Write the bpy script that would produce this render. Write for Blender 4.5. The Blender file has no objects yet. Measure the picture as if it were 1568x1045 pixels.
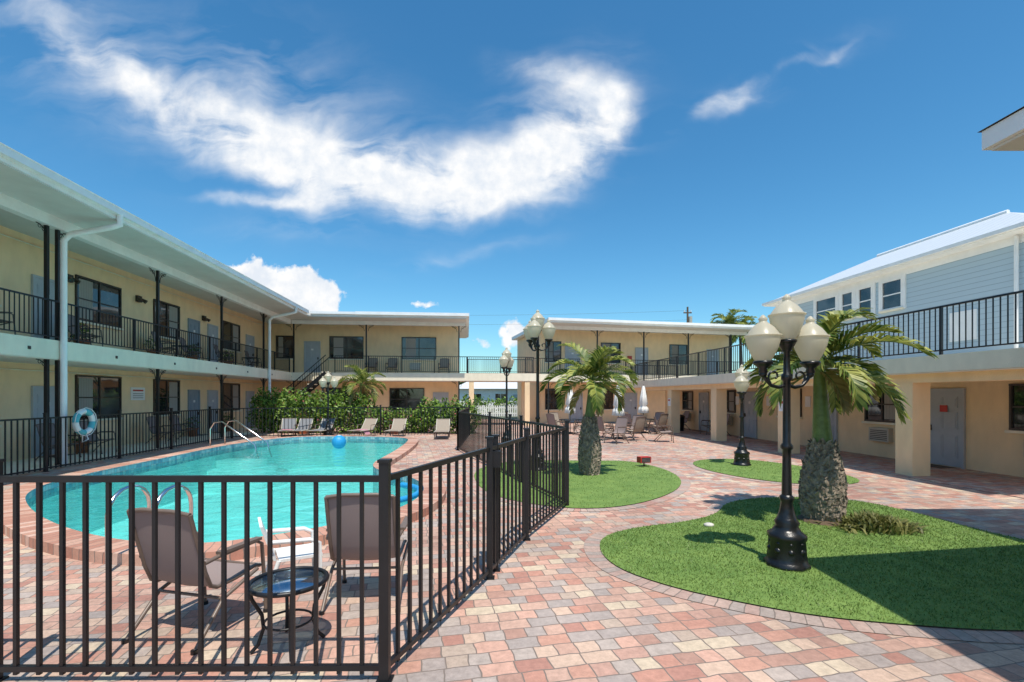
import bpy, math, random
from mathutils import Vector, Matrix
from mathutils.geometry import tessellate_polygon
random.seed(7)
S = bpy.context.scene
S.view_settings.view_transform = 'Standard'
S.view_settings.look = 'None'
S.view_settings.exposure = 0
R = math.radians

# ------------------------------------------------------------------ materials
def newmat(name):
    m = bpy.data.materials.new(name); m.use_nodes = True
    nt = m.node_tree
    return m, nt, nt.nodes['Principled BSDF']

def mat(name, col, rough=0.6, var=0.12, scale=3.0, bump=0.0, bscale=60.0, metal=0.0, spec=0.5, fine=0.0):
    m, nt, b = newmat(name)
    N, L = nt.nodes, nt.links
    tc = N.new('ShaderNodeTexCoord')
    n = N.new('ShaderNodeTexNoise'); n.inputs['Scale'].default_value = scale; n.inputs['Detail'].default_value = 3
    n.inputs['Roughness'].default_value = 0.65
    L.new(tc.outputs['Object'], n.inputs['Vector'])
    r = N.new('ShaderNodeMapRange'); r.inputs['From Min'].default_value = 0.3; r.inputs['From Max'].default_value = 0.7
    r.inputs['To Min'].default_value = 1 - var; r.inputs['To Max'].default_value = 1 + var * 0.6
    L.new(n.outputs['Fac'], r.inputs['Value'])
    mx = N.new('ShaderNodeVectorMath'); mx.operation = 'SCALE'
    mx.inputs[0].default_value = col[:3]
    L.new(r.outputs[0], mx.inputs['Scale'])
    L.new(mx.outputs[0], b.inputs['Base Color'])
    b.inputs['Roughness'].default_value = rough
    b.inputs['Metallic'].default_value = metal
    b.inputs['Specular IOR Level'].default_value = spec
    if bump > 0:
        n2 = N.new('ShaderNodeTexNoise'); n2.inputs['Scale'].default_value = bscale; n2.inputs['Detail'].default_value = 2
        L.new(tc.outputs['Object'], n2.inputs['Vector'])
        bp = N.new('ShaderNodeBump'); bp.inputs['Strength'].default_value = bump; bp.inputs['Distance'].default_value = 0.02
        L.new(n2.outputs['Fac'], bp.inputs['Height']); L.new(bp.outputs[0], b.inputs['Normal'])
    return m

def stucco(name, col):
    m, nt, b = newmat(name)
    N, L = nt.nodes, nt.links
    tc = N.new('ShaderNodeTexCoord')
    n = N.new('ShaderNodeTexNoise'); n.inputs['Scale'].default_value = 0.9; n.inputs['Detail'].default_value = 5
    L.new(tc.outputs['Object'], n.inputs['Vector'])
    mp = N.new('ShaderNodeMapping'); mp.inputs['Scale'].default_value = (1.6, 1.6, .7)
    L.new(tc.outputs['Object'], mp.inputs['Vector'])
    n3 = N.new('ShaderNodeTexNoise'); n3.inputs['Scale'].default_value = 2.4; n3.inputs['Detail'].default_value = 4
    L.new(mp.outputs[0], n3.inputs['Vector'])
    ad = N.new('ShaderNodeMath'); ad.operation = 'ADD'
    L.new(n.outputs['Fac'], ad.inputs[0]); L.new(n3.outputs['Fac'], ad.inputs[1])
    r = N.new('ShaderNodeMapRange'); r.inputs['From Min'].default_value = 0.7; r.inputs['From Max'].default_value = 1.2
    r.inputs['To Min'].default_value = .90; r.inputs['To Max'].default_value = 1.03
    L.new(ad.outputs[0], r.inputs['Value'])
    mx = N.new('ShaderNodeVectorMath'); mx.operation = 'SCALE'; mx.inputs[0].default_value = col
    L.new(r.outputs[0], mx.inputs['Scale']); L.new(mx.outputs[0], b.inputs['Base Color'])
    b.inputs['Roughness'].default_value = .85
    n2 = N.new('ShaderNodeTexNoise'); n2.inputs['Scale'].default_value = 45; n2.inputs['Detail'].default_value = 2
    L.new(tc.outputs['Object'], n2.inputs['Vector'])
    bp = N.new('ShaderNodeBump'); bp.inputs['Strength'].default_value = .4; bp.inputs['Distance'].default_value = .015
    L.new(n2.outputs['Fac'], bp.inputs['Height']); L.new(bp.outputs[0], b.inputs['Normal'])
    return m

def paver_mat(name, cols, bw, bh, uv=False, rot=0.0, mortar=.012, dirt=.25, squash=False):
    m, nt, b = newmat(name)
    N, L = nt.nodes, nt.links
    tc = N.new('ShaderNodeTexCoord')
    mp = N.new('ShaderNodeMapping'); mp.inputs['Rotation'].default_value = (0, 0, rot)
    L.new(tc.outputs['UV' if uv else 'Object'], mp.inputs['Vector'])
    # slight wobble so the joints are not ruler straight
    wn = N.new('ShaderNodeTexNoise'); wn.inputs['Scale'].default_value = 6.0; wn.inputs['Detail'].default_value = 1
    L.new(mp.outputs[0], wn.inputs['Vector'])
    ws = N.new('ShaderNodeVectorMath'); ws.operation = 'MULTIPLY_ADD'
    ws.inputs[1].default_value = (.035, .035, 0)
    L.new(wn.outputs['Color'], ws.inputs[0]); L.new(mp.outputs[0], ws.inputs[2])
    br = N.new('ShaderNodeTexBrick')
    br.inputs['Color1'].default_value = (0, 0, 0, 1); br.inputs['Color2'].default_value = (1, 1, 1, 1)
    br.inputs['Mortar'].default_value = (.5, .5, .5, 1)
    br.inputs['Scale'].default_value = 1; br.inputs['Mortar Size'].default_value = mortar * .5
    br.inputs['Mortar Smooth'].default_value = .3
    br.inputs['Brick Width'].default_value = bw; br.inputs['Row Height'].default_value = bh
    if uv: br.offset = 0
    if squash: br.squash = .66; br.squash_frequency = 2; br.offset = .37
    L.new(ws.outputs[0], br.inputs['Vector'])
    cr = N.new('ShaderNodeValToRGB'); cr.color_ramp.interpolation = 'CONSTANT'
    e = cr.color_ramp.elements
    e[0].position = 0; e[0].color = (*cols[0], 1); e[1].position = 1.0 / len(cols); e[1].color = (*cols[1], 1)
    for i in range(2, len(cols)):
        x = e.new(i / len(cols)); x.color = (*cols[i], 1)
    L.new(br.outputs['Color'], cr.inputs['Fac'])
    n = N.new('ShaderNodeTexNoise'); n.inputs['Scale'].default_value = .35; n.inputs['Detail'].default_value = 4
    L.new(tc.outputs['Object'], n.inputs['Vector'])
    n2 = N.new('ShaderNodeTexNoise'); n2.inputs['Scale'].default_value = 16; n2.inputs['Detail'].default_value = 6
    n2.inputs['Roughness'].default_value = .78
    L.new(tc.outputs['Object'], n2.inputs['Vector'])
    ad = N.new('ShaderNodeMath'); ad.operation = 'ADD'; L.new(n.outputs['Fac'], ad.inputs[0]); L.new(n2.outputs['Fac'], ad.inputs[1])
    r = N.new('ShaderNodeMapRange'); r.inputs['From Min'].default_value = .7; r.inputs['From Max'].default_value = 1.3
    r.inputs['To Min'].default_value = 1 - dirt; r.inputs['To Max'].default_value = 1 + dirt * .8
    L.new(ad.outputs[0], r.inputs['Value'])
    sc = N.new('ShaderNodeVectorMath'); sc.operation = 'SCALE'
    L.new(cr.outputs['Color'], sc.inputs[0]); L.new(r.outputs[0], sc.inputs['Scale'])
    mx = N.new('ShaderNodeMixRGB'); mx.inputs['Color2'].default_value = (.20, .16, .135, 1)
    L.new(br.outputs['Fac'], mx.inputs['Fac']); L.new(sc.outputs[0], mx.inputs['Color1'])
    L.new(mx.outputs[0], b.inputs['Base Color'])
    b.inputs['Roughness'].default_value = .8
    iv = N.new('ShaderNodeMath'); iv.operation = 'MULTIPLY'; iv.inputs[1].default_value = -1.0
    L.new(br.outputs['Fac'], iv.inputs[0])
    bp = N.new('ShaderNodeBump'); bp.inputs['Strength'].default_value = .5; bp.inputs['Distance'].default_value = .01
    L.new(iv.outputs[0], bp.inputs['Height']); L.new(bp.outputs[0], b.inputs['Normal'])
    return m

def leaf_mat(name, c1, c2, scale=6, rough=.45):
    m, nt, b = newmat(name)
    N, L = nt.nodes, nt.links
    g = N.new('ShaderNodeNewGeometry')
    tc = N.new('ShaderNodeTexCoord')
    n = N.new('ShaderNodeTexNoise'); n.inputs['Scale'].default_value = scale; n.inputs['Detail'].default_value = 2
    L.new(tc.outputs['Object'], n.inputs['Vector'])
    a = N.new('ShaderNodeMath'); a.operation = 'ADD'
    L.new(n.outputs['Fac'], a.inputs[0])
    k = N.new('ShaderNodeMath'); k.operation = 'MULTIPLY_ADD'; k.inputs[1].default_value = .7; k.inputs[2].default_value = -.35
    L.new(g.outputs['Random Per Island'], k.inputs[0]); L.new(k.outputs[0], a.inputs[1])
    cr = N.new('ShaderNodeValToRGB')
    cr.color_ramp.elements[0].position = .25; cr.color_ramp.elements[0].color = (*c1, 1)
    cr.color_ramp.elements[1].position = .8; cr.color_ramp.elements[1].color = (*c2, 1)
    L.new(a.outputs[0], cr.inputs['Fac']); L.new(cr.outputs[0], b.inputs['Base Color'])
    b.inputs['Roughness'].default_value = rough
    b.inputs['Specular IOR Level'].default_value = .35
    tr = N.new('ShaderNodeBsdfTranslucent'); L.new(cr.outputs[0], tr.inputs['Color'])
    ms = N.new('ShaderNodeMixShader'); ms.inputs[0].default_value = .3
    out = N['Material Output']
    L.new(b.outputs[0], ms.inputs[1]); L.new(tr.outputs[0], ms.inputs[2]); L.new(ms.outputs[0], out.inputs['Surface'])
    return m

def banded(name, col, col2, axis, per, rough=.6, bump=.5, metal=0):
    """straight seams / laps every `per` metres along an axis"""
    m, nt, b = newmat(name); N, L = nt.nodes, nt.links
    tc = N.new('ShaderNodeTexCoord'); sp = N.new('ShaderNodeSeparateXYZ'); L.new(tc.outputs['Object'], sp.inputs[0])
    d = N.new('ShaderNodeMath'); d.operation = 'DIVIDE'; d.inputs[1].default_value = per; L.new(sp.outputs[axis], d.inputs[0])
    f = N.new('ShaderNodeMath'); f.operation = 'FRACT'; L.new(d.outputs[0], f.inputs[0])
    cr = N.new('ShaderNodeValToRGB'); e = cr.color_ramp.elements
    e[0].position = 0; e[0].color = (*col2, 1); e[1].position = .14; e[1].color = (*col, 1)
    L.new(f.outputs[0], cr.inputs['Fac']); L.new(cr.outputs[0], b.inputs['Base Color'])
    b.inputs['Roughness'].default_value = rough; b.inputs['Metallic'].default_value = metal
    bp = N.new('ShaderNodeBump'); bp.inputs['Strength'].default_value = bump; bp.inputs['Distance'].default_value = .02
    L.new(f.outputs[0], bp.inputs['Height']); L.new(bp.outputs[0], b.inputs['Normal'])
    return m

M = {}
M['yellow'] = stucco('yellow_stucco', (.93, .69, .42))
M['cream'] = stucco('cream_band_paint', (.88, .79, .61))
M['white'] = mat('white_paint', (.86, .86, .85), .5, .08, 2)
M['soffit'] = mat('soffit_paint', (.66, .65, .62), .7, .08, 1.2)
M['ceiling'] = mat('ceiling_paint', (.82, .75, .66), .7, .08, 1.2)
M['black'] = mat('black_metal_paint', (.010, .010, .012), .42, .3, 8)
M['iron'] = mat('cast_iron_black', (.010, .011, .012), .32, .4, 20, bump=.15, bscale=70)
M['bronze'] = mat('bronze_frame', (.045, .035, .03), .4, .2, 8)
M['door'] = mat('grey_door_paint', (.44, .47, .50), .5, .06, 3)
M['doorblue'] = mat('slate_door_paint', (.26, .32, .38), .5, .06, 3)
M['acgrey'] = mat('ac_beige', (.5, .46, .38), .6, .1, 5)
M['red'] = mat('red_plastic', (.5, .04, .03), .5, .1, 6)
M['terracotta'] = mat('terracotta', (.42, .17, .09), .8, .15, 8)
M['husk'] = mat('palm_trunk', (.30, .245, .185), .95, .65, 12, bump=1.0, bscale=28)
M['mat'] = mat('door_mat', (.14, .10, .07), .95, .3, 20)
M['shaft'] = mat('palm_crownshaft', (.16, .22, .06), .5, .4, 7, bump=.2, bscale=20)
M['frond'] = leaf_mat('palm_frond', (.07, .13, .02), (.42, .43, .10), 3)
M['dryfrond'] = leaf_mat('dry_frond', (.26, .19, .07), (.44, .34, .14), 3)
M['hedge'] = leaf_mat('hedge_leaves', (.025, .08, .012), (.26, .40, .06), 3.5)
M['tree'] = leaf_mat('tree_leaves', (.02, .05, .012), (.10, .17, .04), 1.0)
M['ivy'] = leaf_mat('fern_leaves', (.07, .09, .02), (.26, .25, .08), 8)
M['turfblade'] = leaf_mat('turf_blades', (.08, .15, .028), (.25, .34, .08), 5)
M['flower'] = mat('flower_petals', (.62, .10, .16), .7, .3, 20)
M['bark'] = mat('bark', (.12, .09, .07), .9, .4, 10, bump=.6, bscale=20)
M['dirt'] = mat('soil', (.12, .08, .05), .95, .3, 20, bump=.5, bscale=60)
M['sling'] = banded('taupe_sling', (.29, .225, .21), (.20, .155, .14), 0, .012, .85, .1)
M['frame'] = mat('bronze_tube', (.17, .125, .10), .4, .15, 8)
M['greysling'] = mat('grey_sling', (.19, .20, .22), .8, .1, 30)
M['tansling'] = mat('tan_sling', (.33, .27, .21), .8, .1, 30)
M['pink'] = mat('pink_towel', (.55, .26, .31), .95, .2, 20, bump=.4)
M['plastic'] = mat('white_plastic', (.8, .8, .78), .35, .05, 4)
M['chrome'] = mat('steel_tube', (.72, .72, .72), .18, .05, 4, metal=1)
M['canvas'] = mat('umbrella_canvas', (.88, .86, .80), .9, .1, 10, bump=.3, bscale=20)
M['siding'] = banded('blue_lap_siding', (.42, .54, .62), (.22, .30, .37), 2, .16, .6, .7)
M['metalroof'] = banded('white_metal_roof', (.66, .68, .69), (.40, .42, .43), 1, .42, .35, .5)
M['shingle'] = mat('grey_shingle', (.25, .25, .26), .9, .3, 30, bump=.5)
M['wood'] = mat('utility_wood', (.14, .10, .07), .9, .3, 6)
M['aqua'] = mat('aqua_foam', (.02, .30, .62), .5, .1, 10)
M['teal'] = mat('ring_rope', (.10, .45, .50), .7, .1, 10)
M['poolwall'] = mat('pool_plaster', (.52, .80, .80), .7, .1, 1.2)
M['tile'] = paver_mat('pool_tile', [(.10, .28, .38), (.16, .38, .46), (.2, .44, .5), (.34, .5, .54)], .1, .1, uv=True, mortar=.008)
M['rock'] = mat('pale_rock', (.6, .58, .52), .9, .2, 10, bump=.6, bscale=10)
M['asphalt'] = mat('asphalt', (.06, .06, .06), .9, .2, 2, bump=.3)
P = [(.36, .155, .115), (.48, .24, .17), (.42, .33, .26), (.55, .39, .29), (.31, .275, .255), (.46, .21, .15),
     (.40, .345, .305), (.56, .32, .24), (.37, .20, .15), (.56, .46, .33), (.34, .295, .27), (.47, .28, .21), (.50, .31, .235), (.46, .26, .20)]
mean = (.46, .325, .265)
P = [tuple(min(.8, (a * .78 + m_ * .22) * 1.08) for a, m_ in zip(c, mean)) for c in P]
M['paver'] = paver_mat('brick_pavers', P, .25, .155, rot=R(-12), squash=True, dirt=.38)
M['edgepaver'] = paver_mat('border_pavers', [(.44, .30, .25), (.43, .33, .28), (.48, .34, .28), (.38, .31, .27), (.45, .25, .20)], .12, .5, uv=True, dirt=.35)
M['coping'] = paver_mat('brick_coping', [(.52, .27, .19), (.58, .34, .25), (.46, .22, .155), (.62, .40, .31)], .13, 1.0, uv=True, mortar=.014)

# ground around the property
m, nt, b = newmat('open_ground'); N, L = nt.nodes, nt.links
tc = N.new('ShaderNodeTexCoord'); n = N.new('ShaderNodeTexNoise'); n.inputs['Scale'].default_value = .06; n.inputs['Detail'].default_value = 4
L.new(tc.outputs['Object'], n.inputs['Vector']); cr = N.new('ShaderNodeValToRGB')
cr.color_ramp.elements[0].position = .4; cr.color_ramp.elements[0].color = (.06, .10, .03, 1)
cr.color_ramp.elements[1].position = .6; cr.color_ramp.elements[1].color = (.22, .21, .17, 1)
L.new(n.outputs['Fac'], cr.inputs[0]); L.new(cr.outputs[0], b.inputs['Base Color']); b.inputs['Roughness'].default_value = .95
M['ground'] = m

# turf base
m, nt, b = newmat('turf'); N, L = nt.nodes, nt.links
tc = N.new('ShaderNodeTexCoord'); n = N.new('ShaderNodeTexNoise'); n.inputs['Scale'].default_value = 2.2; n.inputs['Detail'].default_value = 5
n.inputs['Roughness'].default_value = .7
L.new(tc.outputs['Object'], n.inputs['Vector']); cr = N.new('ShaderNodeValToRGB')
cr.color_ramp.elements[0].position = .3; cr.color_ramp.elements[0].color = (.095, .18, .034, 1)
cr.color_ramp.elements[1].position = .7; cr.color_ramp.elements[1].color = (.19, .29, .065, 1)
L.new(n.outputs['Fac'], cr.inputs[0]); L.new(cr.outputs[0], b.inputs['Base Color']); b.inputs['Roughness'].default_value = .9
M['turf'] = m

# window glass: dark interior + sharp reflection
m, nt, b = newmat('window_glass'); N, L = nt.nodes, nt.links
tc = N.new('ShaderNodeTexCoord'); n = N.new('ShaderNodeTexNoise'); n.inputs['Scale'].default_value = .8; n.inputs['Detail'].default_value = 2
L.new(tc.outputs['Object'], n.inputs['Vector']); cr = N.new('ShaderNodeValToRGB')
cr.color_ramp.elements[0].position = .42; cr.color_ramp.elements[0].color = (.010, .012, .015, 1)
cr.color_ramp.elements[1].position = .66; cr.color_ramp.elements[1].color = (.07, .08, .09, 1)
L.new(n.outputs['Fac'], cr.inputs[0]); L.new(cr.outputs[0], b.inputs['Base Color'])
b.inputs['Roughness'].default_value = .03; b.inputs['Specular IOR Level'].default_value = 1.0
n2 = N.new('ShaderNodeTexNoise'); n2.inputs['Scale'].default_value = 1.5; n2.inputs['Detail'].default_value = 1; L.new(tc.outputs['Object'], n2.inputs['Vector'])
bp = N.new('ShaderNodeBump'); bp.inputs['Strength'].default_value = .08; bp.inputs['Distance'].default_value = .05
L.new(n2.outputs['Fac'], bp.inputs['Height']); L.new(bp.outputs[0], b.inputs['Normal'])
M['glass'] = m
M['curtain'] = banded('curtain_cloth', (.36, .34, .31), (.2, .19, .17), 1, .11, .9, .6)

# frosted lamp glass
m, nt, b = newmat('frosted_glass'); N, L = nt.nodes, nt.links
tc = N.new('ShaderNodeTexCoord'); n = N.new('ShaderNodeTexNoise'); n.inputs['Scale'].default_value = 6; n.inputs['Detail'].default_value = 3
L.new(tc.outputs['Object'], n.inputs['Vector']); cr = N.new('ShaderNodeValToRGB')
cr.color_ramp.elements[0].color = (.68, .61, .45, 1); cr.color_ramp.elements[1].color = (.84, .80, .69, 1)
L.new(n.outputs['Fac'], cr.inputs[0]); L.new(cr.outputs[0], b.inputs['Base Color']); b.inputs['Roughness'].default_value = .3
tr = N.new('ShaderNodeBsdfTranslucent'); tr.inputs['Color'].default_value = (.85, .80, .66, 1)
ms = N.new('ShaderNodeMixShader'); ms.inputs[0].default_value = .5
L.new(b.outputs[0], ms.inputs[1]); L.new(tr.outputs[0], ms.inputs[2]); L.new(ms.outputs[0], N['Material Output'].inputs['Surface'])
M['globe'] = m

# glass table top
m, nt, b = newmat('table_glass'); N, L = nt.nodes, nt.links
t = N.new('ShaderNodeBsdfTransparent'); t.inputs['Color'].default_value = (.55, .66, .70, 1)
g = N.new('ShaderNodeBsdfGlossy'); g.inputs['Roughness'].default_value = .12; g.inputs['Color'].default_value = (.8, .9, 1, 1)
ms = N.new('ShaderNodeMixShader'); ms.inputs[0].default_value = .5
L.new(t.outputs[0], ms.inputs[1]); L.new(g.outputs[0], ms.inputs[2]); L.new(ms.outputs[0], N['Material Output'].inputs['Surface'])
M['tglass'] = m

# water
m, nt, b = newmat('pool_water'); N, L = nt.nodes, nt.links
t = N.new('ShaderNodeBsdfTransparent'); t.inputs['Color'].default_value = (.46, .86, .85, 1)
g = N.new('ShaderNodeBsdfGlossy'); g.inputs['Roughness'].default_value = .02
fr = N.new('ShaderNodeFresnel'); fr.inputs['IOR'].default_value = 1.33
tc = N.new('ShaderNodeTexCoord')
n = N.new('ShaderNodeTexNoise'); n.inputs['Scale'].default_value = 2.2; n.inputs['Detail'].default_value = 3; n.inputs['Distortion'].default_value = .6
L.new(tc.outputs['Object'], n.inputs['Vector'])
bp = N.new('ShaderNodeBump'); bp.inputs['Strength'].default_value = .5; bp.inputs['Distance'].default_value = .08
L.new(n.outputs['Fac'], bp.inputs['Height']); L.new(bp.outputs[0], g.inputs['Normal']); L.new(bp.outputs[0], fr.inputs['Normal'])
fm = N.new('ShaderNodeMath'); fm.operation = 'MULTIPLY'; fm.inputs[1].default_value = .9; L.new(fr.outputs[0], fm.inputs[0])
ms = N.new('ShaderNodeMixShader'); L.new(fm.outputs[0], ms.inputs[0])
L.new(t.outputs[0], ms.inputs[1]); L.new(g.outputs[0], ms.inputs[2]); L.new(ms.outputs[0], N['Material Output'].inputs['Surface'])
M['water'] = m

# ------------------------------------------------------------------ builder
class MB:
    def __init__(s, name, loc=(0, 0, 0), rot=0.0, scale=1.0):
        s.name, s.loc, s.rot, s.scale, s.parts = name, loc, rot, scale, {}
    def part(s, pn, mt):
        k = (pn, mt)
        if k not in s.parts: s.parts[k] = ([], [], [], [])
        return s.parts[k]
    def add(s, pn, mt, vs, fs, smooth=False, uvs=None):
        V, F, SM, U = s.part(pn, mt); o = len(V)
        V.extend([tuple(v) for v in vs])
        for i, f in enumerate(fs):
            F.append(tuple(o + j for j in f)); SM.append(smooth)
            U.append(uvs[i] if uvs else None)
    def box(s, pn, mt, x0, x1, y0, y1, z0, z1):
        if x0 > x1: x0, x1 = x1, x0
        if y0 > y1: y0, y1 = y1, y0
        if z0 > z1: z0, z1 = z1, z0
        vs = [(x0, y0, z0), (x1, y0, z0), (x1, y1, z0), (x0, y1, z0), (x0, y0, z1), (x1, y0, z1), (x1, y1, z1), (x0, y1, z1)]
        s.add(pn, mt, vs, [(3, 2, 1, 0), (4, 5, 6, 7), (0, 1, 5, 4), (1, 2, 6, 5), (2, 3, 7, 6), (3, 0, 4, 7)])
    def bar(s, pn, mt, p0, p1, w, h=None, up=(0, 0, 1)):
        """rectangular bar between two points"""
        h = h or w
        p0, p1 = Vector(p0), Vector(p1); d = (p1 - p0).normalized(); up = Vector(up)
        if abs(d.dot(up)) > .99: up = Vector((1, 0, 0))
        a = d.cross(up).normalized() * w / 2; c = d.cross(a).normalized() * h / 2
        vs = [p0 + a + c, p0 - a + c, p0 - a - c, p0 + a - c, p1 + a + c, p1 - a + c, p1 - a - c, p1 + a - c]
        s.add(pn, mt, vs, [(0, 1, 2, 3), (7, 6, 5, 4), (1, 0, 4, 5), (2, 1, 5, 6), (3, 2, 6, 7), (0, 3, 7, 4)])
    def tube(s, pn, mt, pts, r, n=8, closed=False):
        pts = [Vector(p) for p in pts]
        k = len(pts); rs = r if isinstance(r, (list, tuple)) else [r] * k
        vs, fs = [], []
        prev = None
        for i, p in enumerate(pts):
            if closed: d = pts[(i + 1) % k] - pts[i - 1]
            else: d = pts[min(i + 1, k - 1)] - pts[max(i - 1, 0)]
            d.normalize()
            if prev is None:
                a = d.orthogonal().normalized()
            else:
                a = (prev - d * prev.dot(d)).normalized()
            prev = a; c = d.cross(a)
            for j in range(n):
                t = 2 * math.pi * j / n
                vs.append(p + (a * math.cos(t) + c * math.sin(t)) * rs[i])
        for i in range(k if closed else k - 1):
            i2 = (i + 1) % k
            for j in range(n):
                fs.append((i * n + j, i * n + (j + 1) % n, i2 * n + (j + 1) % n, i2 * n + j))
        s.add(pn, mt, vs, fs, True)
        if not closed:
            s.add(pn, mt, vs[:n], [tuple(reversed(range(n)))]); s.add(pn, mt, vs[-n:], [tuple(range(n))])
    def cyl(s, pn, mt, p0, p1, r0, r1=None, n=12):
        s.tube(pn, mt, [p0, p1], [r0, r0 if r1 is None else r1], n)
    def lathe(s, pn, mt, prof, c=(0, 0, 0), n=20, lobes=0, amp=0):
        vs, fs = [], []
        for (r, z) in prof:
            for j in range(n):
                t = 2 * math.pi * j / n
                rr = r * (1 + (amp * math.cos(lobes * t) if lobes else 0))
                vs.append((c[0] + rr * math.cos(t), c[1] + rr * math.sin(t), c[2] + z))
        for i in range(len(prof) - 1):
            for j in range(n):
                fs.append((i * n + j, i * n + (j + 1) % n, (i + 1) * n + (j + 1) % n, (i + 1) * n + j))
        s.add(pn, mt, vs, fs, True)
    def build(s):
        objs = []
        for (pn, mt), (V, F, SM, U) in s.parts.items():
            me = bpy.data.meshes.new(s.name + '_' + pn)
            me.from_pydata(V, [], F); me.materials.append(M[mt])
            me.polygons.foreach_set('use_smooth', SM)
            if any(u is not None for u in U):
                uv = me.uv_layers.new(name='UVMap')
                for p, u in zip(me.polygons, U):
                    if u:
                        for li, q in zip(p.loop_indices, u): uv.data[li].uv = q
            me.update()
            objs.append(bpy.data.objects.new(pn, me))
        for o in objs: S.collection.objects.link(o)
        if len(objs) == 1:
            top = objs[0]; top.name = s.name
        else:
            top = bpy.data.objects.new(s.name, None); S.collection.objects.link(top)
            for o in objs: o.parent = top
        top.location = s.loc; top.rotation_euler = (0, 0, s.rot); top.scale = (s.scale,) * 3
        return top

BR = math.atan2(.0932, .9957)          # heading of the motel wings
def uv2w(u, v): return (u * .9957 - v * .0932, u * .0932 + v * .9957)

def smooth_loop(pts, it=2):
    for _ in range(it):
        q = []
        for i in range(len(pts)):
            a, b = pts[i], pts[(i + 1) % len(pts)]
            q.append((a[0] * .75 + b[0] * .25, a[1] * .75 + b[1] * .25)); q.append((a[0] * .25 + b[0] * .75, a[1] * .25 + b[1] * .75))
        pts = q
    return pts
def area(p): return sum(p[i][0] * p[(i + 1) % len(p)][1] - p[(i + 1) % len(p)][0] * p[i][1] for i in range(len(p))) / 2
def ccw(p): return p if area(p) > 0 else list(reversed(p))
def offset(p, d):
    out = []; n = len(p)
    for i in range(n):
        a, c = Vector(p[i - 1]), Vector(p[(i + 1) % n]); t = (c - a).normalized()
        out.append((p[i][0] + t.y * d, p[i][1] - t.x * d))
    return out       # outward for ccw loops
def sheet(name, mt, outer, z, holes=()):
    loops = [[Vector((x, y, z)) for x, y in outer]] + [[Vector((x, y, z)) for x, y in h] for h in holes]
    tri = tessellate_polygon(loops); flat = [v for l in loops for v in l]
    fs = []
    for t in tri:
        a, b_, c = (flat[i] for i in t)
        fs.append(tuple(t) if (b_ - a).cross(c - a).z > 0 else tuple(reversed(t)))
    mb = MB(name); mb.add(name, mt, flat, fs); return mb.build()
def ribbon(mb, pn, mt, inner, outer, zi, zo=None):
    zo = zi if zo is None else zo
    n = len(inner); s_ = 0; vs, fs, us = [], [], []
    w = (Vector(outer[0]) - Vector(inner[0])).length
    for i in range(n):
        j = (i + 1) % n; l = (Vector(outer[j]) - Vector(outer[i])).length
        o = len(vs)
        vs += [(*inner[i], zi), (*outer[i], zo), (*outer[j], zo), (*inner[j], zi)]
        fs.append((o, o + 1, o + 2, o + 3)); us.append([(s_, .02), (s_, .02 + w), (s_ + l, .02 + w), (s_ + l, .02)]); s_ += l
    mb.add(pn, mt, vs, fs, False, us)
def skirt(mb, pn, mt, loop, z0, z1, flip=False):
    n = len(loop); s_ = 0; vs, fs, us = [], [], []
    for i in range(n):
        j = (i + 1) % n; l = (Vector(loop[j]) - Vector(loop[i])).length; o = len(vs)
        vs += [(*loop[i], z0), (*loop[j], z0), (*loop[j], z1), (*loop[i], z1)]
        f = (o, o + 1, o + 2, o + 3); u = [(s_, 0.02), (s_ + l, .02), (s_ + l, .02 + z1 - z0), (s_, .02 + z1 - z0)]
        if flip: f = tuple(reversed(f)); u = list(reversed(u))
        fs.append(f); us.append(u); s_ += l
    mb.add(pn, mt, vs, fs, False, us)

# ------------------------------------------------------------------ pool + ground
pool_outer = ccw([(-5.4, 21.6), (-8, 22), (-10.1, 21.4), (-10.9, 18), (-10.4, 13.6), (-10.2, 11), (-9.6, 8.9), (-7.7, 7.1), (-5.6, 5.75), (-3.8, 5.25),
                  (-2.5, 6.0), (-1.35, 7.3), (-1.15, 9.2), (-1.8, 10.9), (-3.3, 12.2), (-3.35, 15.1), (-3.6, 18.5), (-4.0, 20.8)])
pool_outer = smooth_loop(pool_outer, 3)
pool_in = offset(pool_outer, -.42)
hole = offset(pool_outer, -.03)
lawnA = ccw([(1.06, 5.9), (1.2, 6.5), (1.75, 6.95), (2.6, 7.25), (3.3, 7.75), (3.8, 8.6), (4.6, 9.0), (5.5, 9.05), (6.3, 8.75), (6.55, 7.8), (6.6, 6.7),
             (6.9, 5.9), (7.0, 4.8), (6.2, 4.05), (4.9, 3.9), (3.9, 3.88), (3.2, 4.0), (2.6, 4.15), (2.05, 4.45), (1.55, 4.8), (1.15, 5.3)])
lawnB = ccw([(5.0, 13.6), (5.7, 14.5), (6.9, 14.6), (7.7, 13.5), (8.1, 11.9), (7.8, 10.6), (6.6, 10.15), (5.5, 10.9), (4.95, 12.3)])
lawnC = ccw([(2.3, 14.1), (3.4, 14.2), (3.95, 12.8), (3.95, 11.3), (3.5, 10), (2.7, 8.9), (1.8, 8.2), (.9, 8.1), (-.2, 8.9), (-.75, 10.2), (-1.0, 12.4), (-.2, 14.0), (1, 14.3)])
lawns = [smooth_loop(l, 2) for l in (lawnA, lawnB, lawnC)]

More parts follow.
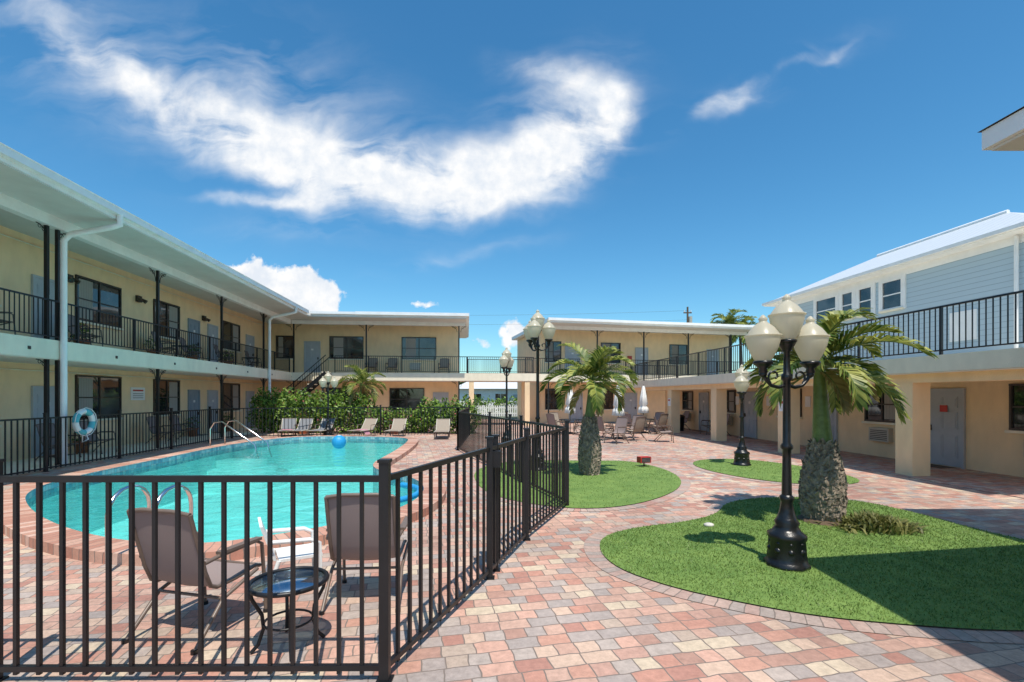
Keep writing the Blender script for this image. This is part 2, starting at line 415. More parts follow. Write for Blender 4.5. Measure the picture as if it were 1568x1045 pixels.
sheet('ground', 'ground', [(-900, -500), (900, -500), (900, 1500), (-900, 1500)], -.012, [hole])
sheet('brick_paving', 'paver', [(-16, -9), (16, -9), (16, 40), (-16, 40)], 0, [hole])
sheet('street', 'asphalt', [(-200, 46), (200, 46), (200, 54), (-200, 54)], -.004)
mb = MB('swimming_pool')
ribbon(mb, 'coping', 'coping', pool_in, pool_outer, .13)
skirt(mb, 'coping', 'coping', pool_outer, 0.0, .13)
skirt(mb, 'tile_band', 'tile', pool_in, -.16, .13, True)
skirt(mb, 'basin', 'poolwall', pool_in, -1.25, -.16, True)
flat = [Vector((x, y, -1.25)) for x, y in pool_in]
tri = tessellate_polygon([flat]); fs = [tuple(t) for t in tri]
mb.add('basin', 'poolwall', flat, fs)
for i in range(3):
    mb.lathe('steps', 'poolwall', [(0, 0), (1.5 - .35 * i, 0), (1.5 - .35 * i, -.9)], (-9.6, 17.2, -.85 + .25 * i), 32)
mb.build()
w = [(x, y) for x, y in pool_in]
o = sheet('pool_water', 'water', w, -.01)
for k, lw in enumerate(lawns):
    nm = 'turf_lawn'
    mb = MB(nm)
    flat = [Vector((x, y, .018)) for x, y in lw]
    tri = tessellate_polygon([flat]); fs = []
    for t in tri:
        a, b_, c = (flat[i] for i in t); fs.append(tuple(t) if (b_ - a).cross(c - a).z > 0 else tuple(reversed(t)))
    mb.add('turf', 'turf', flat, fs)
    ribbon(mb, 'paver_border', 'edgepaver', lw, offset(lw, .2), .006)
    # grass blades
    xs = [p[0] for p in lw]; ys = [p[1] for p in lw]
    def inside(x, y, poly):
        r_ = False; j = len(poly) - 1
        for i in range(len(poly)):
            xi, yi = poly[i]; xj, yj = poly[j]
            if (yi > y) != (yj > y) and x < (xj - xi) * (y - yi) / (yj - yi) + xi: r_ = not r_
            j = i
        return r_
    cnt = [70000, 5000, 9000][k]
    vs, fs = [], []
    while len(vs) < cnt * 3:
        x = random.uniform(min(xs), max(xs)); y = random.uniform(min(ys), max(ys))
        if not inside(x, y, lw): continue
        a = random.uniform(0, 6.283); w_ = .003 + .0012 * y * .3; h = random.uniform(.008, .03)
        dx, dy = math.cos(a) * w_, math.sin(a) * w_
        lx, ly = random.gauss(0, .014), random.gauss(0, .014); o_ = len(vs)
        vs += [(x - dx, y - dy, .015), (x + dx, y + dy, .015), (x + lx, y + ly, .015 + h)]
        fs.append((o_, o_ + 1, o_ + 2))
    mb.add('grass_blades', 'turfblade', vs, fs)
    mb.build()

# ------------------------------------------------------------------ building parts
def wbox(mb, pn, mt, ax, a0, a1, z0, z1, w, s, o0, o1):
    if ax == 'v': mb.box(pn, mt, w + s * o0, w + s * o1, a0, a1, z0, z1)
    else: mb.box(pn, mt, a0, a1, w + s * o0, w + s * o1, z0, z1)
def window(mb, ax, a0, a1, z0, z1, w, s, fr='bronze', panes=2, curtain=None):
    wbox(mb, 'window_glass', 'glass', ax, a0, a1, z0, z1, w, s, -.02, .012)
    if curtain:
        ca, cb = curtain
        wbox(mb, 'curtains', 'curtain', ax, a0 + (a1 - a0) * ca, a0 + (a1 - a0) * cb, z0 + .05, z1 - .04, w, s, .0, .016)
    t = .05
    wbox(mb, 'window_frames', fr, ax, a0 - t, a1 + t, z1, z1 + t, w, s, -.02, .06)
    wbox(mb, 'window_frames', fr, ax, a0 - t, a1 + t, z0 - t, z0, w, s, -.02, .06)
    wbox(mb, 'window_frames', fr, ax, a0 - t, a0, z0, z1, w, s, -.02, .055)
    wbox(mb, 'window_frames', fr, ax, a1, a1 + t, z0, z1, w, s, -.02, .055)
    for i in range(1, panes):
        c = a0 + (a1 - a0) * i / panes
        wbox(mb, 'window_frames', fr, ax, c - .025, c + .025, z0, z1, w, s, -.01, .045)
    zm = (z0 + z1) / 2
    wbox(mb, 'window_frames', fr, ax, a0, a1, zm - .02, zm + .02, w, s, -.01, .036)
    wbox(mb, 'window_sills', 'cream', ax, a0 - .1, a1 + .1, z0 - t - .07, z0 - t - .003, w, s, -.02, .11)
def door(mb, ax, a0, a1, z0, h, w, s, mt='door'):
    wbox(mb, 'doors', mt, ax, a0, a1, z0 + .02, z0 + h, w, s, -.02, .03)
    t = .07
    for (b0, b1, c0, c1) in ((a0 - t, a0, z0, z0 + h + t), (a1, a1 + t, z0, z0 + h + t), (a0, a1, z0 + h, z0 + h + t)):
        wbox(mb, 'door_frames', mt, ax, b0, b1, c0, c1, w, s, -.02, .07)
    W = a1 - a0
    for i in range(2):
        for (q0, q1) in ((.12, .42), (.5, .72), (.78, .92)):
            x0 = a0 + W * (.12 + .42 * i); x1 = x0 + W * .33
            wbox(mb, 'doors', mt, ax, x0, x1, z0 + h * q0, z0 + h * q1, w, s, .0, .042)
            wbox(mb, 'door_panels', mt, ax, x0 + .04, x1 - .04, z0 + h * q0 + .04, z0 + h * q1 - .04, w, s, .0, .052)
    wbox(mb, 'door_hardware', 'bronze', ax, a0 + W * .88, a0 + W * .95, z0 + .95, z0 + 1.1, w, s, .02, .09)
    wbox(mb, 'door_numbers', 'plastic', ax, a0 + W * .42, a0 + W * .58, z0 + 1.55, z0 + 1.66, w, s, .02, .056)
    wbox(mb, 'door_mats', 'mat', ax, a0 + .08, a1 - .08, z0 + .002, z0 + .014, w, s, .1, .55)
def railing(mb, p0, p1, z, h=1.05, sp=.13, postsp=2.3, bw=.018, pn='railing'):
    p0, p1 = Vector((*p0, 0)), Vector((*p1, 0)); d = p1 - p0; Ln = d.length; d.normalize()
    zz = Vector((0, 0, 1))
    mb.bar(pn, 'black', p0 + zz * (z + h), p1 + zz * (z + h), .05, .04)
    mb.bar(pn, 'black', p0 + zz * (z + .1), p1 + zz * (z + .1), .03, .03)
    n = max(1, int(Ln / sp))
    for i in range(n + 1):
        p = p0 + d * (Ln * i / n); mb.bar(pn, 'black', p + zz * (z + .1), p + zz * (z + h), bw)
    n = max(1, round(Ln / postsp))
    for i in range(n + 1):
        p = p0 + d * (Ln * i / n); mb.bar(pn, 'black', p + zz * (z - .15), p + zz * (z + h + .02), .05)
def iron_post(mb, x, y, z0, z1, ax='v', pn='iron_posts', big=True):
    for k in ((-.17, .17) if big else (0,)):
        q = .04
        if ax == 'v': mb.box(pn, 'black', x - q, x + q, y + k - q, y + k + q, z0, z1)
        else: mb.box(pn, 'black', x + k - q, x + k + q, y - q, y + q, z0, z1)
    # scroll bracket at head
    for sgn in (-1, 1):
        pts = []
        for i in range(9):
            t = i / 8 * math.pi / 2
            a = sgn * (.12 + .36 * (1 - math.cos(t))); zz = z1 - .4 + .38 * math.sin(t)
            pts.append((x, y + a, zz) if ax == 'v' else (x + a, y, zz))
        mb.tube(pn, 'black', pts, .013, 6)
        for (ca, cz, cr_) in ((.24, -.11, .07), (.38, -.07, .045)):
            lp = []
            for i in range(12):
                t = i / 12 * 6.283; a = sgn * ca + cr_ * math.cos(t); zz = z1 + cz + cr_ * math.sin(t)
                lp.append((x, y + a, zz) if ax == 'v' else (x + a, y, zz))
            mb.tube(pn, 'black', lp, .009, 5, True)

ZB, ZT, ZR0, ZR1 = 2.87, 3.38, 6.65, 6.93
def wall_lamp(mb, u, v, z):
    mb.box('wall_lamps', 'bronze', u, u + .1, v - .12, v + .12, z - .12, z + .12)
    mb.cyl('wall_lamps', 'bronze', (u + .1, v - .1, z), (u + .24, v - .14, z - .1), .05, .08, 10)
    mb.cyl('wall_lamps', 'bronze', (u + .1, v + .1, z), (u + .24, v + .14, z - .1), .05, .08, 10)

# --- left wing -------------------------------------------------------------
mb = MB('motel_building', (0, 0, 0), BR)
mb.box('walls', 'yellow', -20, -12.9, 3, 33, 0, ZR0)
mb.box('walkway_slab', 'cream', -12.9, -10.8, 3, 33, ZB + .02, ZT)
mb.box('slab_soffit', 'ceiling', -12.9, -10.82, 3, 33, ZB, ZB + .017)
mb.box('ground_walk', 'cream', -12.9, -10.9, 3, 33, 0, .06)
mb.box('roof', 'white', -20, -9.4, 3, 40, ZR0 + .03, ZR1)
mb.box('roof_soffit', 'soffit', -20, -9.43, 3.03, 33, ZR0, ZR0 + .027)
mb.box('roof_beam', 'white', -11.05, -10.82, 3, 31, ZR0 - .28, ZR0)
mb.box('gutter', 'white', -9.4, -9.27, 3, 29.5, ZR1 - .15, ZR1 + .02)
mb.box('gutter', 'white', -9.4, -9.25, 3, 29.5, ZR1 + .0202, ZR1 + .035)
for v in (4.8, 9.3, 13.9, 18.3, 22.8, 27.3):
    b_ = (v == 13.9)
    iron_post(mb, -10.95, v, .06, ZB, big=b_); iron_post(mb, -10.95, v, ZT, ZR0 - .28, big=b_)
railing(mb, (-10.9, 3), (-10.9, 31.0), ZT)
ops = [('w', 6.0, 8.0), ('d', 9.6, 10.5), ('w', 12.6, 14.5), ('d', 15.7, 16.6), ('w', 17.3, 19.3), ('w', 21.3, 23.0), ('d', 23.8, 24.6), ('d', 25.5, 26.3), ('w', 27.0, 28.8), ('d', 29.7, 30.6)]
for z in (0.06, ZT):
    for k, (t, a, b_) in enumerate(ops):
        if t == 'w': window(mb, 'v', a, b_, z + 1.1, z + 2.5, -12.9, 1, curtain=[None, (.05, .35), (.6, .95)][k % 3])
        else: door(mb, 'v', a, b_, z, 2.08, -12.9, 1, 'door' if k % 2 else 'doorblue')
for v in (11.5, 16.95, 20.3, 25.05): wall_lamp(mb, -12.9, v, ZT + 2.35)
mb.box('notice_sign', 'white', -12.9, -12.87, 19.9, 20.7, 1.75, 2.25)
mb.box('notice_sign', 'red', -12.87, -12.865, 20.0, 20.6, 2.1, 2.16)
for k in range(3): mb.box('notice_sign', 'bronze', -12.87, -12.865, 20.0, 20.6, 1.83 + .08 * k, 1.85 + .08 * k)
mb.tube('wall_conduit', 'cream', [(-12.86, 3, ZR0 - .25), (-12.86, 32, ZR0 - .25)], .022, 6)
mb.tube('wall_conduit', 'cream', [(-12.86, 3, ZB - .2), (-12.86, 32, ZB - .2)], .022, 6)
for vv in (13.97, 27.5):      # rain downspouts
    mb.tube('downspout', 'white', [(-9.33, vv + .02, ZR1 - .1), (-9.33, vv + .02, ZR0 - .12), (-9.55, vv, ZR0 - .2), (-10.55, vv, ZR0 - .42), (-10.72, vv, ZR0 - .6), (-10.72, vv, .1)], .075, 10)
for v in range(4, 33, 3):
    mb.box('slab_scuppers', 'bronze', -10.8, -10.785, v, v + .08, ZB + .2, ZB + .28)
mb.build()

# --- rear wing, left part ----------------------------------------------------
mb = MB('motel_building', (0, 0, 0), BR)
mb.box('walls', 'yellow', -12.9, -.6, 33.01, 40, 0, ZR0)
mb.box('walkway_slab', 'cream', -10.79, .1, 31.0, 33.0, ZB + .02, ZT)
mb.box('slab_soffit', 'ceiling', -10.79, .08, 31.02, 33.0, ZB, ZB + .017)
mb.box('roof', 'white', -9.39, .0, 29.6, 40, ZR0 + .03, ZR1 - .02)
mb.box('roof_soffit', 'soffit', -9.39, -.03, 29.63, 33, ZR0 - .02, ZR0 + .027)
mb.box('roof_fascia', 'white', -6.6, .15, 29.45, 40.2, ZR1 - .16, ZR1 + .02)
mb.box('roof_beam', 'white', -10.8, -.1, 31.05, 31.25, ZR0 - .25, ZR0 - .02)
mb.box('gutter', 'white', -9.2, -6.62, 29.48, 29.6, ZR1 - .15, ZR1 - .0)
for u in (-10.7, -6.3, -.5):
    iron_post(mb, u, 31.15, 0, ZB, 'u', big=False); iron_post(mb, u, 31.15, ZT, ZR0 - .25, 'u', big=False)
railing(mb, (-8.2, 31.1), (.0, 31.1), ZT)
for (t, a, b_) in [('w', -12.4, -11.4), ('d', -10.6, -9.7), ('w', -9.0, -6.9), ('w', -4.3, -2.1)]:
    if t == 'w': window(mb, 'u', a, b_, ZT + 1.05, ZT + 2.45, 33.01, -1, curtain=(.1, .4))
    else: door(mb, 'u', a, b_, ZT, 2.08, 33.01, -1)
for (t, a, b_) in [('w', -9.2, -7.6), ('w', -5.1, -2.9), ('d', -2.2, -1.3)]:
    if t == 'w': window(mb, 'u', a, b_, 1.0, 2.4, 33.01, -1)
    else: door(mb, 'u', a, b_, 0, 2.1, 33.01, -1)
mb.box('wall_ac_unit', 'acgrey', -3.8, -3.1, 32.85, 33.0, ZT + .3, ZT + .75)
mb.build()

# staircase in the left corner
def staircase(x, y, z1, dirx, n, w, rot=0):
    mb = MB('staircase', (x, y, 0), rot)
    rise = z1 / n; run = .27
    for i in range(n):
        x0 = dirx * i * run
        mb.box('treads', 'cream', x0, x0 + dirx * .3, 0, w, (i + 1) * rise - .05, (i + 1) * rise)
    L_ = dirx * n * run
    for yy in (0, w):
        mb.bar('stringers', 'black', (0, yy, .05), (L_, yy, z1 - .05), .04, .22)
        mb.bar('handrails', 'black', (0, yy, 1.0), (L_, yy, z1 + 1.0), .045, .045)
        for i in range(n * 2):
            f = i / (n * 2); mb.bar('handrails', 'black', (L_ * f, yy, z1 * f + .08), (L_ * f, yy, z1 * f + 1.0), .018)
    return mb.build()
x, y = uv2w(-12.2, 29.9)
staircase(x, y, ZT, 1, 14, 1.0, BR)

# --- bridge -------------------------------------------------------------------
mb = MB('walkway_bridge', (0, 0, 0), BR)
mb.box('slab', 'cream', .105, 4.6, 31.0, 33.2, ZB + .02, ZT)
mb.box('slab_soffit', 'ceiling', .12, 4.58, 31.02, 33.18, ZB, ZB + .017)
for u in (.3, 3.9):
    for v in (31.2, 32.9): mb.box('columns', 'yellow', u - .16, u + .16, v - .16, v + .16, 0, ZB)
railing(mb, (.05, 31.1), (4.3, 31.1), ZT); railing(mb, (.1, 33.1), (4.5, 33.1), ZT)
mb.build()

# --- rear wing, right part ----------------------------------------------------
RR = BR + R(7.5)
mb = MB('motel_building', (.8, 32.0, 0), RR)
mb.box('walls', 'yellow', 1.7, 17, 2.0, 9, 0, ZR0)
mb.box('walkway_slab', 'cream', 0.1, 17, -.1, 2.0, ZB + .023, ZT + .003)
mb.box('slab_soffit', 'ceiling', .12, 17, -.08, 2.0, ZB + .003, ZB + .02)
mb.box('roof', 'white', 1.25, 17.2, -1.3, 9.2, ZR0 + .03, ZR1)
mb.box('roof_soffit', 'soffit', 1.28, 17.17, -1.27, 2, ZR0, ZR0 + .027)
mb.box('roof_beam', 'white', 1.5, 17, -.02, .18, ZR0 - .22, ZR0)
mb.box('gutter', 'white', 1.25, 17.2, -1.42, -1.3, ZR1 - .15, ZR1 + .02)
mb.box('roof_vents', 'white', 4.5, 5.4, 3, 3.7, ZR1, ZR1 + .35)
mb.box('roof_vents', 'acgrey', 9.5, 11.0, 3, 3.9, ZR1, ZR1 + .3)
for a in (1.7, 5.2, 8.7, 12.2, 15.7):
    iron_post(mb, a, .05, 0, ZB, 'u', big=False); iron_post(mb, a, .05, ZT, ZR0 - .22, 'u', big=False)
railing(mb, (.1, 0), (16.9, 0), ZT)
for (t, a, b_) in [('w', 2.1, 3.2), ('d', 3.6, 4.6), ('w', 6.35, 7.8), ('d', 9.1, 10.0), ('w', 11.9, 13.3), ('d', 15.1, 16.0)]:
    if t == 'w': window(mb, 'u', a, b_, ZT + 1.0, ZT + 2.4, 2.0, -1, curtain=(.1, .5))
    else: door(mb, 'u', a, b_, ZT, 2.08, 2.0, -1)
for (t, a, b_) in [('w', 2.1, 3.2), ('d', 3.9, 4.8), ('w', 6.0, 7.2), ('d', 8.2, 9.1)]:
    if t == 'w': window(mb, 'u', a, b_, 1.0, 2.4, 2.0, -1)
    else: door(mb, 'u', a, b_, 0, 2.1, 2.0, -1)
mb.box('fire_extinguisher_box', 'red', 8.4, 8.7, 1.85, 2.0, ZT + 1.0, ZT + 1.5)
mb.build()

# --- right wing: one storey with roof walkway -----------------------------------
mb = MB('motel_building', (0, 0, 0), BR)
RB, RT = 2.42, 2.80
mb.box('walls', 'yellow', 12.9, 20, 7.4, 30.5, 0, RB)
mb.box('deck_slab', 'cream', 10.2, 20, 7.4, 30.5, RB + .02, RT)
mb.box('deck_soffit', 'ceiling', 10.22, 12.9, 7.42, 30.5, RB, RB + .017)
mb.box('deck_beam', 'yellow', 10.48, 10.92, 7.4, 29.4, RB - .2, RB)
mb.box('ground_walk', 'paver', 10.3, 12.9, 7.4, 30.5, .003, .012)
for v in (10.7, 15.2, 19.7, 24.2, 28.7): mb.box('columns', 'yellow', 10.47, 10.93, v - .23, v + .23, 0, RB - .2)
mb.box('parapet_step', 'yellow', 19, 20, 7.4, 30.5, RT, RT + .4)
railing(mb, (10.3, 7.4), (10.3, 29.6), RT, 1.05, .13, 2.25)
railing(mb, (10.3, 29.6), (13.5, 29.9), RT)
for (t, a, b_) in [('w', 8.9, 10.3), ('d', 11.46, 12.4), ('w', 13.3, 14.5), ('d', 15.8, 16.7), ('w', 17.6, 18.9), ('d', 20.5, 21.4), ('w', 22.2, 23.4), ('d', 24.8, 25.7), ('w', 26.6, 27.8)]:
    if t == 'w':
        window(mb, 'v', a, b_, 1.15, 2.15, 12.9, -1, curtain=(.1, .45))
        c = (a + b_) / 2
        wbox(mb, 'wall_ac_units', 'acgrey', 'v', c - .36, c + .36, .5, .92, 12.9, -1, -.02, .16)
        for k in range(6): wbox(mb, 'ac_grilles', 'bronze', 'v', c - .31, c + .31, .55 + .055 * k, .575 + .055 * k, 12.9, -1, .16, .163)
    else: door(mb, 'v', a, b_, 0.012, 2.03, 12.9, -1)
mb.box('door_notice', 'red', 12.835, 12.841, 11.82, 12.03, 1.48, 1.66)
for v in (13.0, 17.2, 19.6, 22.0): mb.box('wall_plaques', 'white', 12.87, 12.9, v - .14, v + .14, 1.5, 1.9)
for v in (15.2, 24.2): mb.box('column_signs', 'white', 10.45, 10.47, v - .15, v + .15, 1.4, 1.8); mb.box('column_signs', 'red', 10.445, 10.45, v - .1, v + .1, 1.66, 1.74)
mb.box('deck_equipment_cover', 'white', 13.2, 13.9, 9.0, 9.8, RT, RT + .7)
mb.build()

# low porch building near the camera on the right (its eave corner enters the picture) and an added shadow-casting block beside it
mb = MB('porch_building')
mb.box('walls', 'yellow', 5.2, 12, -6, 2.9, 0, 3.88)
mb.box('fascia', 'white', 3.82, 12.3, -7, 3.93, 3.90, 4.05)
mb.box('soffit', 'soffit', 3.86, 12.3, -6.97, 3.89, 3.875, 3.897)
mb.add('roof', 'shingle', [(3.80, 3.95, 4.055), (3.80, -7, 4.055), (8, -7, 5.7), (8, 3.95, 5.7), (12.3, 3.95, 4.055), (12.3, -7, 4.055)],
       [(0, 1, 2, 3), (3, 2, 5, 4), (0, 3, 4), (1, 5, 2)])
mb.box('columns', 'yellow', 4.6, 4.9, -.2, .1, 0, 3.87)
mb.build()
mb = MB('shadow_block')  # unseen block, added and sized to cast the second shadow on the pavers
mb.box('walls', 'yellow', 7.5, 9.4, 4.1, 5.6, 0, 5.3)
mb.box('roof', 'white', 7.2, 9.6, 4.0, 5.9, 5.3, 5.5)
mb.box('door', 'door', 7.46, 7.5, 4.4, 5.3, 0, 2.1)
mb.build()

# --- blue house ------------------------------------------------------------------
mb = MB('blue_house', (0, 0, 0), BR)
u0, u1, v0, v1 = 15.1, 20.6, 11.5, 22.1
mb.box('walls', 'siding', u0, u1, v0, v1, 2.81, 6.4)
for (a, c) in ((u0, v0), (u0, v1)): mb.box('corner_boards', 'white', a - .03, a + .16, c - .16 if c == v1 else c - .03, c + .03 if c == v1 else c + .16, 2.83, 6.38)
mb.box('corner_boards', 'white', u0 - .025, u0, v0 + .17, v1 - .17, 6.1, 6.38)
ex = .5
E = [(u0 - ex, v0 - ex, 6.45), (u1 + ex, v0 - ex, 6.45), (u1 + ex, v1 + ex, 6.45), (u0 - ex, v1 + ex, 6.45), (17.85, v0 + 2.9, 8.0), (17.85, v1 - 2.6, 8.0)]
mb.add('roof', 'metalroof', E, [(0, 3, 5, 4), (1, 4, 5, 2), (0, 4, 1), (3, 2, 5)])
mb.box('fascia', 'white', u0 - ex, u1 + ex, v0 - ex, v1 + ex, 6.33, 6.444)
mb.box('fascia', 'white', 14.5, 14.597, v0 - ex, v1 + ex, 6.36, 6.47)
mb.tube('ridge_cap', 'white', [(17.85, v0 + 2.9, 8.02), (17.85, v1 - 2.6, 8.02)], .07, 6)
for (a, b_) in ((15.5, 16.25), (16.75, 17.3), (17.65, 18.15), (18.5, 19.6)):
    window(mb, 'v', a, b_, 5.05, 6.0, u0, -1, 'white', 1)
    for (c0, c1, d0, d1) in ((a - .17, a - .05, 4.95, 6.15), (b_ + .05, b_ + .17, 4.95, 6.15), (a - .05, b_ + .05, 6.055, 6.15)):
        wbox(mb, 'window_trim', 'white', 'v', c0, c1, d0, d1, u0, -1, -.01, .045)
mb.tube('downspout', 'white', [(u0 - .1, v0 + .4, 6.3), (u0 - .1, v0 + .4, 2.9)], .05, 8)
mb.box('lower_window', 'white', u0 - .04, u0, 13.0, 13.8, 3.6, 4.5)
mb.build()

# ------------------------------------------------------------------ pool fence
def fence_run(mb, p0, p1, h=1.38, sp=.155, posts=True, bw=.024):
    p0, p1 = Vector((*p0, 0)), Vector((*p1, 0)); d = p1 - p0; Ln = d.length; d.normalize(); zz = Vector((0, 0, 1))
    for z, t in ((h - .03, .042), (.09, .036)):
        mb.bar('rails', 'black', p0 + zz * z, p1 + zz * z, .034, t)
    n = max(1, round(Ln / sp))
    for i in range(1, n):
        p = p0 + d * (Ln * i / n); mb.bar('pickets', 'black', p + zz * .05, p + zz * (h - .03), bw, up=d)
def fpost(mb, p, h=1.46, w=.065):
    mb.box('posts', 'black', p[0] - w / 2, p[0] + w / 2, p[1] - w / 2, p[1] + w / 2, 0, h)
    mb.box('post_caps', 'black', p[0] - w / 2 - .008, p[0] + w / 2 + .008, p[1] - w / 2 - .008, p[1] + w / 2 + .008, h, h + .02)
    mb.box('post_bases', 'black', p[0] - w * .8, p[0] + w * .8, p[1] - w * .8, p[1] + w * .8, 0.001, .012)
mb = MB('pool_fence')
run = [(-5.9, 3.20), (-.85, 3.23), (-.234, 5.05), (.19, 6.4), (.95, 8.35), (-.6, 13.0), (-1.9, 17.0)]
for a, b_ in zip(run[:-1], run[1:]): fence_run(mb, a, b_)
for p in run + [(-3.45, 3.215), (-.18, 5.28), (.2, 10.6), (-.05, 11.4)]: fpost(mb, p)
mb.box('gate_latch', 'black', -.27, -.12, 5.08, 5.22, 1.15, 1.32)
back = [(-1.9, 17.0), (-2.1, 23.6), (-6.5, 23.9), (-11.2, 24.0)]
lf = [uv2w(-10.55, v) for v in (8, 10.6, 13.2, 15.8, 18.4, 21, 22.9)]
back[-1] = lf[-1]
for a, b_ in zip(back[:-1], back[1:]): fence_run(mb, a, b_)
for p in back: fpost(mb, p)
for a, b_ in zip(lf[:-1], lf[1:]): fence_run(mb, a, b_)
for p in lf[:-1]: fpost(mb, p)
mb.build()

# life ring on the left fence
x, y = uv2w(-10.42, 14.25)
mb = MB('life_ring', (x, y, 1.2), BR, .88)
for k in range(8):
    pts = [(0, .33 * math.cos(t), .33 * math.sin(t)) for t in [(k + j / 6) * math.pi / 4 for j in range(7)]]
    mb.tube('ring', 'plastic' if k % 2 == 0 else 'teal', pts, .085 if k % 2 == 0 else .088, 10)
mb.tube('rope', 'plastic', [(.06, .44 * math.cos(t * .5236), .44 * math.sin(t * .5236)) for t in range(12)], .012, 5, True)
mb.tube('rope', 'plastic', [(.0, .05, -.3), (0.05, .1, -.55), (.02, -.1, -.62), (0, -.05, -.3)], .02, 5)
mb.build()

# ------------------------------------------------------------------ lamps
def lamp(name, loc, H, rot, arms=True):
    mb = MB(name, loc, rot)
    k = H
    mb.lathe('base', 'iron', [(0, 0), (.235, 0), (.235, .05), (.21, .07), (.20, .12), (.185, .30), (.20, .33), (.20, .37), (.15, .40), (.115, .46), (.13, .5), (.10, .54), (.075, .62), (.06, .72), (.075, .75), (.075, .78), (.055, .80)], n=8)
    for j in range(8):       # cast relief panels on the plinth
        t = (j + .5) * math.pi / 4
        c_, s_ = math.cos(t), math.sin(t)
        for (zz, rr) in ((.12, .03), (.2, .042), (.28, .025)):
            mb.lathe('base_relief', 'iron', [(0, -rr), (rr * .8, -rr * .5), (rr, 0), (rr * .8, rr * .5), (0, rr)], (c_ * .16, s_ * .16, zz), 8)
    mb.lathe('shaft', 'iron', [(.05, .78), (.042, 1.2), (.042, 1.3), (.06, 1.32), (.06, 1.35), (.04, 1.38), (.036, k - .95), (.055, k - .93), (.055, k - .88), (.035, k - .86), (.03, k - .62), (.05, k - .6), (.075, k - .55), (.09, k - .52), (.06, k - .5), (0, k - .5)], n=16, lobes=8, amp=.06)
    def globe(cx, cy, cz):
        mb.lathe('lamp_holders', 'iron', [(.02, -.13), (.05, -.1), (.04, -.06), (.09, -.02), (.105, .0), (.1, .02), (0, .02)], (cx, cy, cz), 16)
        mb.lathe('lamp_globes', 'globe', [(.08, .02), (.115, .08), (.155, .17), (.175, .25), (.178, .29), (.17, .31), (.15, .34), (.115, .39), (.07, .43), (.045, .45), (.04, .47), (.05, .485), (.03, .51), (.012, .53), (0, .535)], (cx, cy, cz), 24)
        mb.lathe('globe_bands', 'globe', [(.178, .285), (.19, .29), (.19, .305), (.172, .31)], (cx, cy, cz), 24)
    globe(0, 0, k - .51)
    for j in range(3 if arms == 3 else 2):
        t = j * 2 * math.pi / (3 if arms == 3 else 2)
        c_, s_ = math.cos(t), math.sin(t)
        pts = []
        for (r, z) in ((.03, -1.0), (.1, -1.02), (.19, -1.0), (.25, -.94), (.29, -.87)): pts.append((r * c_, r * s_, k + z))
        mb.tube('arms', 'iron', pts, .02, 8)
        pts = []
        for i in range(14):
            a = i / 13 * 5.2; rr = .085 - .011 * i * .45
            pts.append(((.15 + rr * math.cos(a - 1)) * c_, (.15 + rr * math.cos(a - 1)) * s_, k - .9 + rr * math.sin(a - 1)))
        mb.tube('arms', 'iron', pts, .012, 6)
        mb.lathe('arms', 'iron', [(0, -.04), (.03, -.02), (.045, .0), (.03, .03), (0, .04)], (.29 * c_, .29 * s_, k - .88), 10)
        globe(.29 * c_, .29 * s_, k - .75)
    return mb.build()
lamp('street_lamp', (3.07, 5.40, 0), 3.02, R(8), 2)
lamp('street_lamp', (.66, 12.4, 0), 4.1, R(10), 3)
lamp('street_lamp', (6.3, 13.25, 0), 2.75, R(60), 2)
lamp('street_lamp', (-.2, 18.0, 0), 3.7, R(70), 2)
lamp('street_lamp', (-8.6, 22.6, 0), 3.05, R(0), 3)

# ------------------------------------------------------------------ palms
def fronds(mb, c, n, Ln, el0, el1, droop, leafL, nl=34, mt='frond', wd=.024):
    for i in range(n):
        az = i * 2.39996 + random.uniform(-.25, .25); el = el0 + (el1 - el0) * ((i + .5) / n) + random.uniform(-.12, .12)
        L_ = Ln * random.uniform(.82, 1.15); dr = droop * random.uniform(.75, 1.25)
        h = Vector((math.cos(az), math.sin(az), 0)); pts = []; p = Vector(c); e = el; st = 14
        for k in range(st + 1):
            pts.append(p.copy()); p = p + (h * math.cos(e) + Vector((0, 0, math.sin(e)))) * L_ / st; e -= dr / st * (0.5 + k / st)
        mb.tube('frond_stems', 'shaft', pts, [.018 * (1 - .75 * k / st) for k in range(st + 1)], 5)
        side = h.cross(Vector((0, 0, 1)))
        twist = random.uniform(-.5, .5)
        for k in range(nl):
            t = .14 + .86 * k / (nl - 1); f = t * st; a = min(int(f), st - 1)
            q = pts[a].lerp(pts[a + 1], f - a); tg = (pts[a + 1] - pts[a]).normalized()
            nrm = side.cross(tg).normalized()
            ll = leafL * (math.sin(math.pi * min(.97, .12 + .80 * t)) ** .6) * random.uniform(.8, 1.1)
            for sg in (-1, 1):
                d = (side * sg * (1.0 - .35 * t) + tg * (.55 + .6 * t) + nrm * (.42 + twist * sg * .4 + random.uniform(-.22, .22))).normalized()
                d2 = (d + Vector((0, 0, -.45 - random.uniform(0, .35)))).normalized()
                wv = tg.cross(d).cross(d).normalized() * wd * random.uniform(.7, 1.2)
                m1 = q + d * ll * .55; tip = m1 + d2 * ll * .45
                mb.add('fronds', mt, [q - wv * .5, q + wv * .5, m1 + wv, m1 - wv, tip], [(0, 1, 2, 3), (3, 2, 4)])
